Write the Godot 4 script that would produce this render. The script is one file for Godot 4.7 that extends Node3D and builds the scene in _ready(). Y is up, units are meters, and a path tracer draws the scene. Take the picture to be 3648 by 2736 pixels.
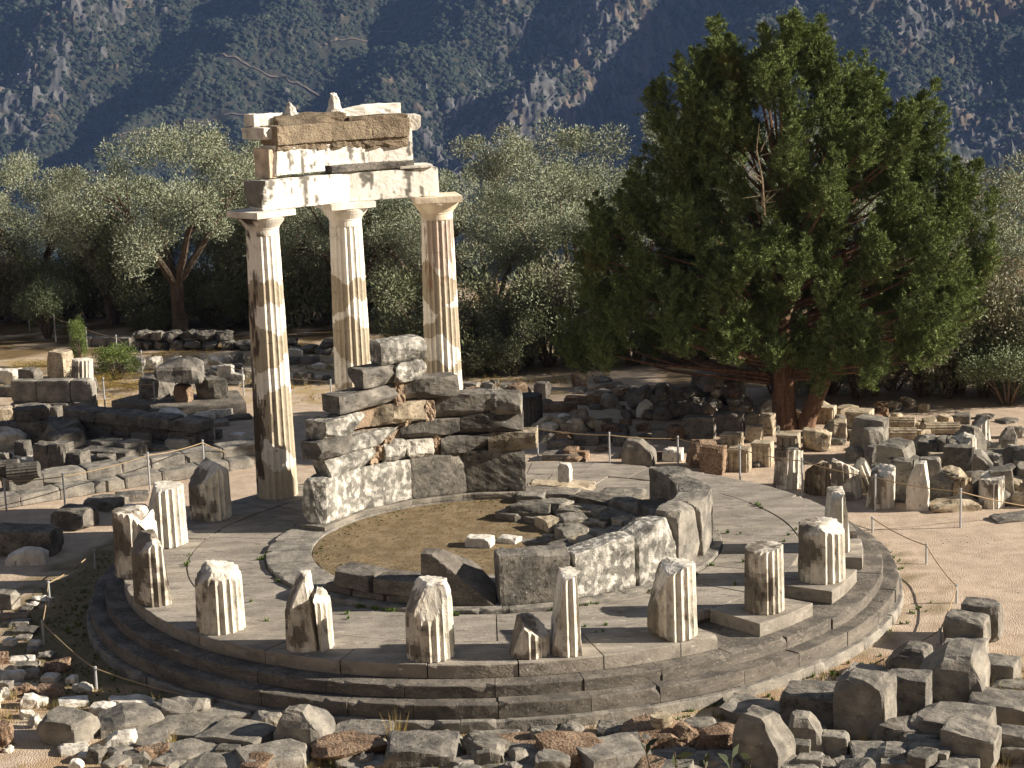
extends Node3D
# Ruined round temple on a mountainside: stepped round platform, three standing columns, rubble, olives, a big cypress, far slope.

var M := {}
var nz := FastNoiseLite.new()
var nz2 := FastNoiseLite.new()
var taken := {}
var pool := {}
const G0 := -0.83
const RC := 6.31
const UPV := Vector3.UP

func _ready() -> void:
	# ---- camera, sky, sun, exposure
	var cam := Camera3D.new()
	cam.name = "camera"
	cam.fov = 21.58
	cam.near = 0.5
	cam.far = 9000.0
	add_child(cam)
	var fw := Vector3(0.012093, -0.189774, -0.981753).normalized()
	var r0 := fw.cross(UPV).normalized()
	var u0 := r0.cross(fw)
	var roll := -0.0351
	var r1 := r0 * cos(roll) + u0 * sin(roll)
	var u1 := u0 * cos(roll) - r0 * sin(roll)
	cam.transform = Transform3D(Basis(r1, u1, -fw), Vector3(0.0, 10.0025, 36.088))
	cam.current = true
	var we := WorldEnvironment.new()
	we.name = "world_environment"
	var e := Environment.new()
	e.background_mode = Environment.BG_SKY
	var sk := Sky.new()
	var sm := ProceduralSkyMaterial.new()
	sm.sky_top_color = Color(0.42, 0.45, 0.50)
	sm.sky_horizon_color = Color(0.70, 0.68, 0.65)
	sm.sky_curve = 0.14
	sm.ground_bottom_color = Color(0.16, 0.14, 0.11)
	sm.ground_horizon_color = Color(0.4, 0.4, 0.4)
	sk.sky_material = sm
	e.sky = sk
	e.background_energy_multiplier = SKY_E
	e.tonemap_mode = Environment.TONE_MAPPER_LINEAR
	e.tonemap_exposure = EXPO
	e.fog_enabled = true
	e.fog_density = FOG_D
	e.fog_light_color = FOG_C
	e.sdfgi_enabled = true
	e.ssao_enabled = true
	e.ssil_enabled = true
	we.environment = e
	add_child(we)
	var sun := DirectionalLight3D.new()
	sun.name = "sun"
	sun.light_energy = 1.6
	sun.light_color = Color(1.0, 0.95, 0.88)
	sun.light_angular_distance = 0.5
	sun.shadow_enabled = true
	var az := deg_to_rad(85.0)
	var el := deg_to_rad(23.5)
	var tosun := Vector3(sin(az) * cos(el), sin(el), cos(az) * cos(el))
	add_child(sun)
	sun.look_at_from_position(tosun * 50.0, Vector3.ZERO, UPV)

	nz.seed = 7
	nz.noise_type = FastNoiseLite.TYPE_SIMPLEX_SMOOTH
	nz.fractal_octaves = 3
	nz.frequency = 1.0
	nz2.seed = 19
	nz2.noise_type = FastNoiseLite.TYPE_SIMPLEX_SMOOTH
	nz2.fractal_octaves = 4
	nz2.frequency = 1.0
	make_materials()
	build_ground()
	build_mountain()
	build_platform()
	build_inner_wall()
	build_columns()
	build_entablature()
	build_stumps()
	build_left_ruins()
	build_mounds()
	build_loose_stones()
	build_fillers()
	build_posts()
	build_trees()
	build_plants()
	label_pool()

# constants that set the light
const SKY_E := 0.34
const EXPO := 2.5
const FOG_D := 0.000075
const FOG_C := Color(0.5, 0.63, 0.88)

# ------------------------------------------------------------------ helpers
func numbered(n: String) -> String:
	if not taken.has(n):
		taken[n] = 0
		return n
	taken[n] += 1
	return "%s_%03d" % [n, taken[n]]

func tag(o: Node, label: String, category: String, group := "", kind := "") -> void:
	if label != "": o.set_meta("label", label)
	if category != "": o.set_meta("category", category)
	if group != "": o.set_meta("group", group)
	if kind != "": o.set_meta("kind", kind)

func thing(called: String, label: String, category: String, at := Vector3.ZERO, turn := 0.0, group := "") -> Node3D:
	var o := Node3D.new()
	o.name = numbered(called)
	add_child(o)
	o.position = at
	o.rotation.y = turn
	tag(o, label, category, group)
	return o

func obj(called: String, mesh: Mesh, mat: Material, parent: Node = null) -> MeshInstance3D:
	var o := MeshInstance3D.new()
	o.mesh = mesh
	if mat: o.material_override = mat
	if parent == null:
		o.name = numbered(called)
		add_child(o)
	else:
		o.name = called
		parent.add_child(o, true)
	return o

func ss(a: float, b: float, x: float) -> float:
	var t := clampf((x - a) / (b - a), 0.0, 1.0)
	return t * t * (3.0 - 2.0 * t)

func flat_mesh(v: PackedVector3Array, cols := PackedColorArray()) -> ArrayMesh:
	var n := PackedVector3Array()
	n.resize(v.size())
	for i in range(0, v.size(), 3):
		var q := (v[i + 2] - v[i]).cross(v[i + 1] - v[i]).normalized()
		n[i] = q
		n[i + 1] = q
		n[i + 2] = q
	var a := []
	a.resize(Mesh.ARRAY_MAX)
	a[Mesh.ARRAY_VERTEX] = v
	a[Mesh.ARRAY_NORMAL] = n
	if cols.size() == v.size(): a[Mesh.ARRAY_COLOR] = cols
	var m := ArrayMesh.new()
	m.add_surface_from_arrays(Mesh.PRIMITIVE_TRIANGLES, a)
	return m

func tri(v: PackedVector3Array, a: Vector3, b: Vector3, c: Vector3, ref: Vector3) -> void:
	if (c - a).cross(b - a).dot(a + b + c - ref * 3.0) < 0.0:
		v.append(a); v.append(c); v.append(b)
	else:
		v.append(a); v.append(b); v.append(c)

func quad(v: PackedVector3Array, a: Vector3, b: Vector3, c: Vector3, d: Vector3, ref: Vector3) -> void:
	tri(v, a, b, c, ref)
	tri(v, a, c, d, ref)

# patchy tint: light and dark weathering with outlines of its own, laid by 3-D noise
func tint(v: PackedVector3Array, sd: int, tone: Color, amount: float, scale := 2.2, off := Vector3.ZERO) -> PackedColorArray:
	var c := PackedColorArray()
	c.resize(v.size())
	var o := Vector3(sd * 3.71, sd * 1.93, sd * 2.57) + off
	for i in v.size():
		var p := v[i] * scale + o
		var k := 1.0 + amount * nz.get_noise_3d(p.x, p.y, p.z) * 1.6
		k = clampf(k, 0.35, 1.6)
		c[i] = Color(tone.r * k, tone.g * k, tone.b * k)
	return c

func make_cuts(kind: String, size: Vector3, r: RandomNumberGenerator) -> Array:
	var cuts := []
	var add := func(n: Vector3, f: float):
		n = n.normalized()
		var sup: float = (absf(n.x) * size.x + absf(n.y) * size.y + absf(n.z) * size.z) * 0.5
		cuts.append([n, sup * f])
	if kind == "b":
		for i in 7:
			var a := Vector3([-1, 1][r.randi() % 2], [-1, 1, 1][r.randi() % 3], [-1, 1, 1][r.randi() % 3])
			a *= Vector3(r.randf_range(0.2, 1), r.randf_range(0.2, 1), r.randf_range(0.0, 1))
			add.call(a / size, r.randf_range(0.74, 0.95))
		add.call(Vector3(r.randf_range(-0.12, 0.12), 1, r.randf_range(-0.1, 0.16)), r.randf_range(0.9, 1.0))
		add.call(Vector3(r.randf_range(-0.2, 0.2), r.randf_range(-0.1, 0.1), 1), r.randf_range(0.9, 1.0))
	elif kind == "s":
		for i in 6:
			var an := r.randf() * TAU
			add.call(Vector3(cos(an) / size.x, r.randf_range(-0.15, 0.5) / size.y, sin(an) / size.z), r.randf_range(0.66, 0.92))
		add.call(Vector3(r.randf_range(-0.12, 0.12), 1, r.randf_range(-0.1, 0.16)), r.randf_range(0.85, 0.98))
	elif kind == "r":
		for i in 13:
			var d := Vector3(r.randf_range(-1, 1), r.randf_range(-0.6, 1), r.randf_range(-1, 1)).normalized()
			add.call(d / size, r.randf_range(0.52, 0.78))
	elif kind == "p":
		var sgn: float = [-1.0, 1.0][r.randi() % 2]
		add.call(Vector3(sgn * 0.9 / size.x, 0.8 / size.y, 0.05), r.randf_range(0.5, 0.62))
		add.call(Vector3(-sgn * 1.1 / size.x, 0.45 / size.y, 0.1 / size.z), r.randf_range(0.66, 0.8))
		add.call(Vector3(0.1, 0.6 / size.y, 0.9 / size.z), r.randf_range(0.66, 0.8))
		for i in 5:
			var d := Vector3(r.randf_range(-1, 1), r.randf_range(-0.4, 1), r.randf_range(-1, 1)).normalized()
			add.call(d / size, r.randf_range(0.62, 0.85))
	return cuts

# a hewn or broken stone: a rounded lattice box pushed back to its cut planes, then roughened
func rock_v(size: Vector3, cuts: Array, n: int, bev: float, rough: float, sd: int) -> PackedVector3Array:
	var ts := [0.0, 0.06]
	for i in range(1, n):
		ts.append(float(i) / n)
	ts.append(0.94)
	ts.append(1.0)
	var cnt := ts.size()
	var h := size * 0.5
	var rr := minf(bev, minf(h.x, minf(h.y, h.z)) * 0.6)
	var inner := h - Vector3.ONE * rr
	var fr := 2.6 / maxf(0.25, maxf(size.x, size.y))
	var so := Vector3(sd * 1.37, sd * 2.11, sd * 0.83)
	var v := PackedVector3Array()
	for f in 6:
		var g := PackedVector3Array()
		g.resize(cnt * cnt)
		for i in cnt:
			for j in cnt:
				var a: float = ts[i] - 0.5
				var b: float = ts[j] - 0.5
				var p: Vector3
				if f < 2: p = Vector3(0.5 if f == 0 else -0.5, a, b)
				elif f < 4: p = Vector3(a, 0.5 if f == 2 else -0.5, b)
				else: p = Vector3(a, b, 0.5 if f == 4 else -0.5)
				p *= size
				var q := p.clamp(-inner, inner)
				var dl := p - q
				if dl.length() > rr: p = q + dl.normalized() * rr
				for c in cuts:
					var d: float = p.dot(c[0]) - c[1]
					if d > 0.0: p -= c[0] * d
				var s := p * fr + so
				var k := nz.get_noise_3d(s.x, s.y, s.z)
				var s2 := p * 9.0 + so
				var k2 := nz.get_noise_3d(s2.x, s2.y, s2.z)
				var dir := (p / h).normalized()
				p += dir * (k * rough + k2 * rough * 0.7)
				if p.y < -h.y: p.y = -h.y
				g[i * cnt + j] = p
		for i in cnt - 1:
			for j in cnt - 1:
				quad(v, g[i * cnt + j], g[(i + 1) * cnt + j], g[(i + 1) * cnt + j + 1], g[i * cnt + j + 1], Vector3.ZERO)
	return v

func lift(v: PackedVector3Array, t: Transform3D) -> PackedVector3Array:
	return t * v

func stone_mesh(kind: String, size: Vector3, sd: int, tone: Color, amount := 0.25) -> ArrayMesh:
	var r := RandomNumberGenerator.new()
	r.seed = sd * 977 + 13
	var rough := {"b": 0.018, "s": 0.02, "r": 0.04, "p": 0.026}[kind] as float
	rough *= clampf(maxf(size.x, size.y) / 0.6, 0.5, 1.4)
	var v := rock_v(size, make_cuts(kind, size, r), 5, 0.02, rough, sd)
	v = lift(v, Transform3D(Basis(), Vector3(0, size.y * 0.5, 0)))
	return flat_mesh(v, tint(v, sd, tone, amount, 2.6 / maxf(0.3, size.x)))

# a fluted drum or column piece, bottom at y = 0; cuts are planes [normal, offset] in its own axes
func fluted_v(ra: float, rb: float, h: float, nfl: int, rows: int, cuts: Array, rough: float, sd: int, depth := 0.1, broken := 0.0, sub := 4) -> PackedVector3Array:
	var ring := nfl * sub
	var v := PackedVector3Array()
	var g := []
	var so := Vector3(sd * 1.17, sd * 2.3, sd * 0.7)
	for k in rows + 1:
		var t := float(k) / rows
		var row := PackedVector3Array()
		for i in ring:
			var a := TAU * i / ring
			var fr := float(i % sub) / sub
			var r := lerpf(ra, rb, t) * (1.0 - depth * sin(PI * fr))
			var y := h * t
			if broken > 0.0:
				y *= 1.0 + broken * nz.get_noise_3d(cos(a) * 0.8 + so.x, sin(a) * 0.8 + so.y, so.z) * t
			row.append(fl_def(Vector3(cos(a) * r, y, sin(a) * r), cuts, rough, so))
		g.append(row)
	var caps := []
	for s in [0.66, 0.33]:
		var row := PackedVector3Array()
		for i in ring:
			var a := TAU * i / ring
			var y := h * (1.0 + broken * nz.get_noise_3d(cos(a) * 0.8 * s + so.x, sin(a) * 0.8 * s + so.y, so.z))
			row.append(fl_def(Vector3(cos(a) * rb * s, y, sin(a) * rb * s), cuts, rough, so))
		caps.append(row)
	var ref := Vector3(0, h * 0.4, 0)
	for c in cuts:
		var d: float = ref.dot(c[0]) - c[1]
		if d > -0.05: ref -= c[0] * (d + 0.08)
	for k in rows:
		for i in ring:
			var j := (i + 1) % ring
			var rr := Vector3(ref.x, (g[k][i].y + g[k + 1][i].y) * 0.5, ref.z)
			quad(v, g[k][i], g[k][j], g[k + 1][j], g[k + 1][i], rr)
	var top := fl_def(Vector3(0, h, 0), cuts, rough, so)
	var bref := top - Vector3(0, 50, 0)
	for i in ring:
		var j := (i + 1) % ring
		quad(v, g[rows][i], g[rows][j], caps[0][j], caps[0][i], bref)
		quad(v, caps[0][i], caps[0][j], caps[1][j], caps[1][i], bref)
		tri(v, caps[1][i], caps[1][j], top, bref)
		tri(v, g[0][i], g[0][j], fl_def(Vector3.ZERO, cuts, 0.0, so), Vector3(0, 50, 0))
	return v

func fl_def(p: Vector3, cuts: Array, rough: float, so: Vector3) -> Vector3:
	for c in cuts:
		var d: float = p.dot(c[0]) - c[1]
		if d > 0.0:
			var s := p * 3.0 + so
			p -= c[0] * (d + nz.get_noise_3d(s.x, s.y, s.z) * 0.014)
	if rough > 0.0:
		var s := p * 6.0 + so
		var k := nz.get_noise_3d(s.x, s.y, s.z)
		var fl := Vector3(p.x, 0, p.z)
		if fl.length() > 0.05: p += fl.normalized() * k * rough
		p.y += nz.get_noise_3d(s.z, s.x, s.y) * rough * clampf(p.y * 4.0, 0.0, 1.0)
	if p.y < 0.0: p.y = 0.0
	return p

# a block of a ring: between two radii, two heights and two angles (radians, 0 towards +z, growing towards +x)
func arc_v(ri: float, ro: float, y0: float, y1: float, a0: float, a1: float, ch: float, sd: int, step := 0.14) -> PackedVector3Array:
	var m := maxi(2, int(ceil((a1 - a0) * ro / step)))
	var g := []
	for i in m + 1:
		var a := lerpf(a0, a1, float(i) / m)
		var d := Vector3(sin(a), 0, cos(a))
		var k := nz.get_noise_2d(a * ro * 3.0 + sd * 5.1, y1 * 7.0)
		var k2 := nz.get_noise_2d(a * ro * 1.3 + sd * 2.1, y1 * 3.0 + 9.0)
		var c := ch * (1.0 + 1.6 * maxf(0.0, k) + 22.0 * maxf(0.0, k - 0.3))
		var o := ro + k2 * 0.008
		g.append([d * ri + UPV * y0, d * ri + UPV * y1, d * (o - c) + UPV * (y1 + k2 * 0.003), d * (o - c * 0.25) + UPV * (y1 - c * 0.35), d * o + UPV * (y1 - c), d * (o + k * 0.006) + UPV * ((y0 + y1) * 0.5), d * o + UPV * y0])
	var v := PackedVector3Array()
	var am := (a0 + a1) * 0.5
	var ref := Vector3(sin(am), 0, cos(am)) * (ri + ro) * 0.5 + UPV * (y0 + y1) * 0.5
	for i in m:
		for j in 7:
			var jn := (j + 1) % 7
			var mid: Vector3 = (g[i][j] + g[i + 1][j]) * 0.5
			var ang := atan2(mid.x, mid.z)
			var rr := Vector3(sin(ang), 0, cos(ang)) * (ri + ro) * 0.5 + UPV * (y0 + y1) * 0.5
			quad(v, g[i][j], g[i + 1][j], g[i + 1][jn], g[i][jn], rr)
	for e in [0, m]:
		for j in range(1, 6):
			tri(v, g[e][0], g[e][j], g[e][j + 1], ref)
	return v

func tube(v: PackedVector3Array, pts: Array, rad: Array, sides: int) -> void:
	var prev := []
	var side := Vector3.ZERO
	for i in pts.size():
		var p: Vector3 = pts[i]
		var dir: Vector3 = ((pts[mini(i + 1, pts.size() - 1)] as Vector3) - (pts[maxi(i - 1, 0)] as Vector3)).normalized()
		if side == Vector3.ZERO:
			side = dir.cross(Vector3(0.31, 0.2, 0.93)).normalized()
		side = (side - dir * side.dot(dir)).normalized()
		var up := dir.cross(side)
		var ring := []
		for k in sides:
			var a := TAU * k / sides
			ring.append(p + (side * cos(a) + up * sin(a)) * rad[i])
		if i > 0:
			var ref: Vector3 = (p + (pts[i - 1] as Vector3)) * 0.5
			for k in sides:
				var kn := (k + 1) % sides
				quad(v, prev[k], prev[kn], ring[kn], ring[k], ref)
		prev = ring

func polar(r: float, deg: float, y := 0.0) -> Vector3:
	var a := deg_to_rad(deg)
	return Vector3(sin(a) * r, y, cos(a) * r)

# ------------------------------------------------------------------ materials
func bytes_of(sd: int, freq: float, size: int, cell := false, oct := 4) -> PackedByteArray:
	var n := FastNoiseLite.new()
	n.seed = sd
	n.frequency = freq
	n.fractal_octaves = oct
	n.noise_type = FastNoiseLite.TYPE_CELLULAR if cell else FastNoiseLite.TYPE_SIMPLEX_SMOOTH
	if cell:
		n.fractal_type = FastNoiseLite.FRACTAL_NONE
		n.cellular_return_type = FastNoiseLite.RETURN_DISTANCE
	var im := n.get_seamless_image(size, size, false, false, 0.12, true)
	im.convert(Image.FORMAT_L8)
	return im.get_data()

func color_tex(sd: int, p: Dictionary) -> ImageTexture:
	var size := 512
	var low := bytes_of(sd, p.get("f_low", 0.006), size)
	var mid := bytes_of(sd + 1, p.get("f_mid", 0.02), size)
	var spot := bytes_of(sd + 2, p.get("f_spot", 0.05), size)
	var fine := bytes_of(sd + 3, p.get("f_fine", 0.18), size, false, 3)
	var lut := PackedByteArray()
	lut.resize(1025)
	for i in 1025:
		lut[i] = int(round(255.0 * (Color(i / 1024.0, 0, 0).linear_to_srgb()).r))
	var a: Color = p.a
	var b: Color = p.b
	var dk: Color = p.dark
	var lt: Color = p.light
	var td: float = p.get("t_dark", 0.7) * 255.0
	var tl: float = p.get("t_light", 0.75) * 255.0
	var kd: float = p.get("k_dark", 0.8)
	var kl: float = p.get("k_light", 0.8)
	var sd_: float = p.get("soft_d", 0.06) * 255.0
	var sl_: float = p.get("soft_l", 0.04) * 255.0
	var gr: float = p.get("grain", 0.25)
	var out := PackedByteArray()
	out.resize(size * size * 3)
	for i in size * size:
		var t := low[i] / 255.0
		t = clampf((t - 0.25) * 2.0, 0.0, 1.0)
		var cr := a.r + (b.r - a.r) * t
		var cg := a.g + (b.g - a.g) * t
		var cb := a.b + (b.b - a.b) * t
		var m: float = mid[i]
		if m > td:
			var w := minf((m - td) / sd_, 1.0) * kd
			cr += (dk.r - cr) * w
			cg += (dk.g - cg) * w
			cb += (dk.b - cb) * w
		var s: float = spot[i]
		if s > tl:
			var w := minf((s - tl) / sl_, 1.0) * kl
			cr += (lt.r - cr) * w
			cg += (lt.g - cg) * w
			cb += (lt.b - cb) * w
		var k := 1.0 + (fine[i] / 255.0 - 0.5) * 2.0 * gr
		out[i * 3] = lut[clampi(int(cr * k * 1024.0), 0, 1024)]
		out[i * 3 + 1] = lut[clampi(int(cg * k * 1024.0), 0, 1024)]
		out[i * 3 + 2] = lut[clampi(int(cb * k * 1024.0), 0, 1024)]
	return ImageTexture.create_from_image(Image.create_from_data(size, size, false, Image.FORMAT_RGB8, out))

func bump_tex(sd: int, f1: float, f2: float, strength: float) -> ImageTexture:
	var size := 512
	var a := bytes_of(sd, f1, size)
	var b := bytes_of(sd + 5, f2, size, false, 3)
	var o := PackedByteArray()
	o.resize(size * size)
	for i in size * size:
		o[i] = (a[i] * 3 + b[i] * 2) / 5
	var im := Image.create_from_data(size, size, false, Image.FORMAT_L8, o)
	im.convert(Image.FORMAT_RGBA8)
	im.bump_map_to_normal_map(strength)
	return ImageTexture.create_from_image(im)

func mat(called: String, tex: Texture2D, nrm: Texture2D, scale: Vector3, nscale := 1.0, rough := 0.95) -> StandardMaterial3D:
	var m := StandardMaterial3D.new()
	m.resource_name = called
	m.albedo_texture = tex
	m.vertex_color_use_as_albedo = true
	m.roughness = rough
	m.metallic_specular = 0.25
	if nrm:
		m.normal_enabled = true
		m.normal_texture = nrm
		m.normal_scale = nscale
	m.uv1_triplanar = true
	m.uv1_world_triplanar = true
	m.uv1_scale = scale
	M[called] = m
	return m

func make_materials() -> void:
	var n_stone := bump_tex(40, 0.03, 0.12, 5.0)
	var n_rough := bump_tex(50, 0.05, 0.2, 9.0)
	var s := Vector3(0.62, 0.62, 0.62)
	mat("grey", color_tex(1, {"a": Color(0.165, 0.156, 0.14), "b": Color(0.31, 0.286, 0.245), "dark": Color(0.07, 0.065, 0.06), "light": Color(0.6, 0.57, 0.5), "t_dark": 0.66, "t_light": 0.8, "f_spot": 0.045, "k_dark": 0.5, "soft_d": 0.15, "grain": 0.26}), n_stone, s, 0.8)
	mat("dark", color_tex(11, {"a": Color(0.12, 0.115, 0.105), "b": Color(0.24, 0.22, 0.19), "dark": Color(0.04, 0.037, 0.033), "light": Color(0.58, 0.55, 0.48), "t_dark": 0.58, "soft_d": 0.2, "k_dark": 0.65, "t_light": 0.79, "f_spot": 0.05, "grain": 0.26}), n_stone, s, 0.9)
	mat("white", color_tex(21, {"a": Color(0.52, 0.49, 0.43), "b": Color(0.78, 0.74, 0.66), "dark": Color(0.07, 0.065, 0.06), "light": Color(0.85, 0.82, 0.76), "t_dark": 0.6, "soft_d": 0.28, "t_light": 0.72, "f_mid": 0.022, "grain": 0.16}), n_stone, Vector3(0.8, 0.34, 0.8), 0.7)
	mat("patchy", color_tex(25, {"a": Color(0.15, 0.145, 0.13), "b": Color(0.27, 0.26, 0.23), "dark": Color(0.05, 0.047, 0.042), "light": Color(0.78, 0.75, 0.68), "t_dark": 0.66, "soft_d": 0.2, "k_dark": 0.6, "t_light": 0.54, "soft_l": 0.2, "k_light": 0.85, "f_spot": 0.022, "grain": 0.25}), n_stone, Vector3(0.55, 0.4, 0.55), 1.0)
	mat("brown", color_tex(31, {"a": Color(0.20, 0.13, 0.085), "b": Color(0.36, 0.26, 0.18), "dark": Color(0.06, 0.045, 0.035), "light": Color(0.5, 0.44, 0.36), "t_dark": 0.6, "t_light": 0.72, "f_mid": 0.05, "f_spot": 0.08, "grain": 0.35}), n_rough, s, 1.3)
	mat("tan", color_tex(41, {"a": Color(0.34, 0.28, 0.20), "b": Color(0.52, 0.45, 0.34), "dark": Color(0.11, 0.09, 0.07), "light": Color(0.66, 0.6, 0.5), "t_dark": 0.68, "t_light": 0.76, "grain": 0.2}), n_stone, s, 0.8)
	mat("step", color_tex(51, {"a": Color(0.115, 0.105, 0.092), "b": Color(0.215, 0.192, 0.163), "dark": Color(0.045, 0.041, 0.036), "light": Color(0.55, 0.5, 0.43), "t_dark": 0.55, "soft_d": 0.35, "k_dark": 0.6, "t_light": 0.8, "f_mid": 0.03, "f_spot": 0.055, "grain": 0.22}), n_stone, Vector3(0.5, 0.9, 0.5), 0.5)
	mat("paving", color_tex(61, {"a": Color(0.25, 0.225, 0.19), "b": Color(0.35, 0.318, 0.272), "dark": Color(0.12, 0.11, 0.1), "light": Color(0.58, 0.54, 0.47), "t_dark": 0.66, "soft_d": 0.15, "k_dark": 0.6, "t_light": 0.84, "f_mid": 0.012, "f_spot": 0.03, "grain": 0.14}), n_stone, Vector3(0.22, 0.5, 0.75), 0.35)
	mat("marble", color_tex(71, {"a": Color(0.78, 0.745, 0.67), "b": Color(0.86, 0.835, 0.77), "dark": Color(0.2, 0.17, 0.14), "light": Color(0.86, 0.83, 0.76), "t_dark": 0.74, "soft_d": 0.2, "k_dark": 0.5, "t_light": 0.7, "grain": 0.08}), n_stone, Vector3(0.7, 0.3, 0.7), 0.4)
	mat("poros", color_tex(81, {"a": Color(0.22, 0.17, 0.12), "b": Color(0.33, 0.27, 0.19), "dark": Color(0.06, 0.05, 0.04), "light": Color(0.5, 0.45, 0.38), "t_dark": 0.62, "t_light": 0.74, "f_mid": 0.07, "f_spot": 0.1, "grain": 0.4}), n_rough, Vector3(0.8, 0.8, 0.8), 1.6)
	mat("mortar", color_tex(91, {"a": Color(0.30, 0.22, 0.15), "b": Color(0.42, 0.32, 0.23), "dark": Color(0.14, 0.1, 0.07), "light": Color(0.5, 0.42, 0.33), "t_dark": 0.66, "f_mid": 0.06, "grain": 0.3}), n_rough, s, 1.2)
	var n_grav := bump_tex(60, 0.12, 0.3, 10.0)
	mat("gravel", color_tex(101, {"a": Color(0.50, 0.395, 0.30), "b": Color(0.62, 0.505, 0.39), "dark": Color(0.24, 0.18, 0.13), "light": Color(0.66, 0.56, 0.46), "t_dark": 0.66, "t_light": 0.72, "f_low": 0.008, "f_mid": 0.1, "f_spot": 0.14, "soft_l": 0.1, "soft_d": 0.15, "grain": 0.3}), n_grav, Vector3(0.45, 0.45, 0.45), 1.0)
	mat("lawn", color_tex(111, {"a": Color(0.21, 0.16, 0.095), "b": Color(0.30, 0.235, 0.145), "dark": Color(0.12, 0.095, 0.06), "light": Color(0.42, 0.35, 0.23), "t_dark": 0.62, "t_light": 0.7, "f_mid": 0.08, "f_spot": 0.15, "soft_l": 0.12, "soft_d": 0.15, "grain": 0.4}), n_grav, Vector3(0.6, 0.6, 0.6), 1.3)
	mat("bark", color_tex(121, {"a": Color(0.10, 0.075, 0.055), "b": Color(0.20, 0.15, 0.11), "dark": Color(0.04, 0.03, 0.025), "light": Color(0.3, 0.25, 0.2), "t_dark": 0.6, "f_mid": 0.05, "grain": 0.3}), n_rough, Vector3(1.6, 0.5, 1.6), 1.4)
	mat("cedar", color_tex(131, {"a": Color(0.16, 0.09, 0.06), "b": Color(0.28, 0.17, 0.11), "dark": Color(0.06, 0.04, 0.03), "light": Color(0.36, 0.27, 0.2), "t_dark": 0.6, "f_mid": 0.05, "grain": 0.3}), n_rough, Vector3(2.2, 0.3, 2.2), 1.6)
	mat("slope", color_tex(141, {"a": Color(0.75, 0.74, 0.72), "b": Color(1, 1, 1), "dark": Color(0.42, 0.41, 0.4), "light": Color(1, 1, 1), "t_dark": 0.6, "f_mid": 0.05, "grain": 0.3}), n_rough, Vector3(0.045, 0.045, 0.045), 1.8)
	for k in ["leaf", "bush_leaf"]:
		var m := StandardMaterial3D.new()
		m.resource_name = k
		m.vertex_color_use_as_albedo = true
		m.roughness = 0.6
		m.metallic_specular = 0.35
		m.backlight_enabled = true
		m.backlight = Color(0.28, 0.3, 0.16)
		m.cull_mode = BaseMaterial3D.CULL_DISABLED
		M[k] = m
	var n := StandardMaterial3D.new()
	n.resource_name = "needles"
	n.vertex_color_use_as_albedo = true
	n.roughness = 0.75
	n.metallic_specular = 0.2
	n.cull_mode = BaseMaterial3D.CULL_DISABLED
	M["needles"] = n
	var cy := n.duplicate() as StandardMaterial3D
	cy.resource_name = "cypress_leaf"
	cy.backlight_enabled = true
	cy.backlight = Color(0.3, 0.33, 0.16)
	M["cypress_leaf"] = cy
	var z := StandardMaterial3D.new()
	z.resource_name = "zinc"
	z.albedo_color = Color(0.66, 0.67, 0.68)
	z.metallic = 0.2
	z.roughness = 0.5
	M["zinc"] = z
	var rp := StandardMaterial3D.new()
	rp.resource_name = "rope"
	rp.albedo_color = Color(0.62, 0.54, 0.42)
	rp.roughness = 0.95
	M["rope"] = rp

# ------------------------------------------------------------------ ground and far slope
func ground_y(x: float, z: float) -> float:
	var y := G0 + nz.get_noise_2d(x * 0.35, z * 0.35) * 0.035
	if z > 11.0: y += (z - 11.0) * 0.36 * ss(11.0, 13.0, z)
	var edge := -42.0 + 4.0 * nz.get_noise_2d(x * 0.03, 3.0)
	if z < edge: y -= (edge - z) * 0.45
	if y < -258.0: y = -258.0
	return y

func axis(lo: float, hi: float, a: float, b: float, st: float) -> PackedFloat32Array:
	var l := []
	var x := a
	while x <= b:
		l.append(x)
		x += st
	var d := st
	while x < hi:
		d *= 1.28
		l.append(x)
		x += d
	l.append(hi)
	d = st
	x = a - st
	var front := []
	while x > lo:
		front.append(x)
		d *= 1.28
		x -= d
	front.append(lo)
	front.reverse()
	return PackedFloat32Array(front + l)

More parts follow.
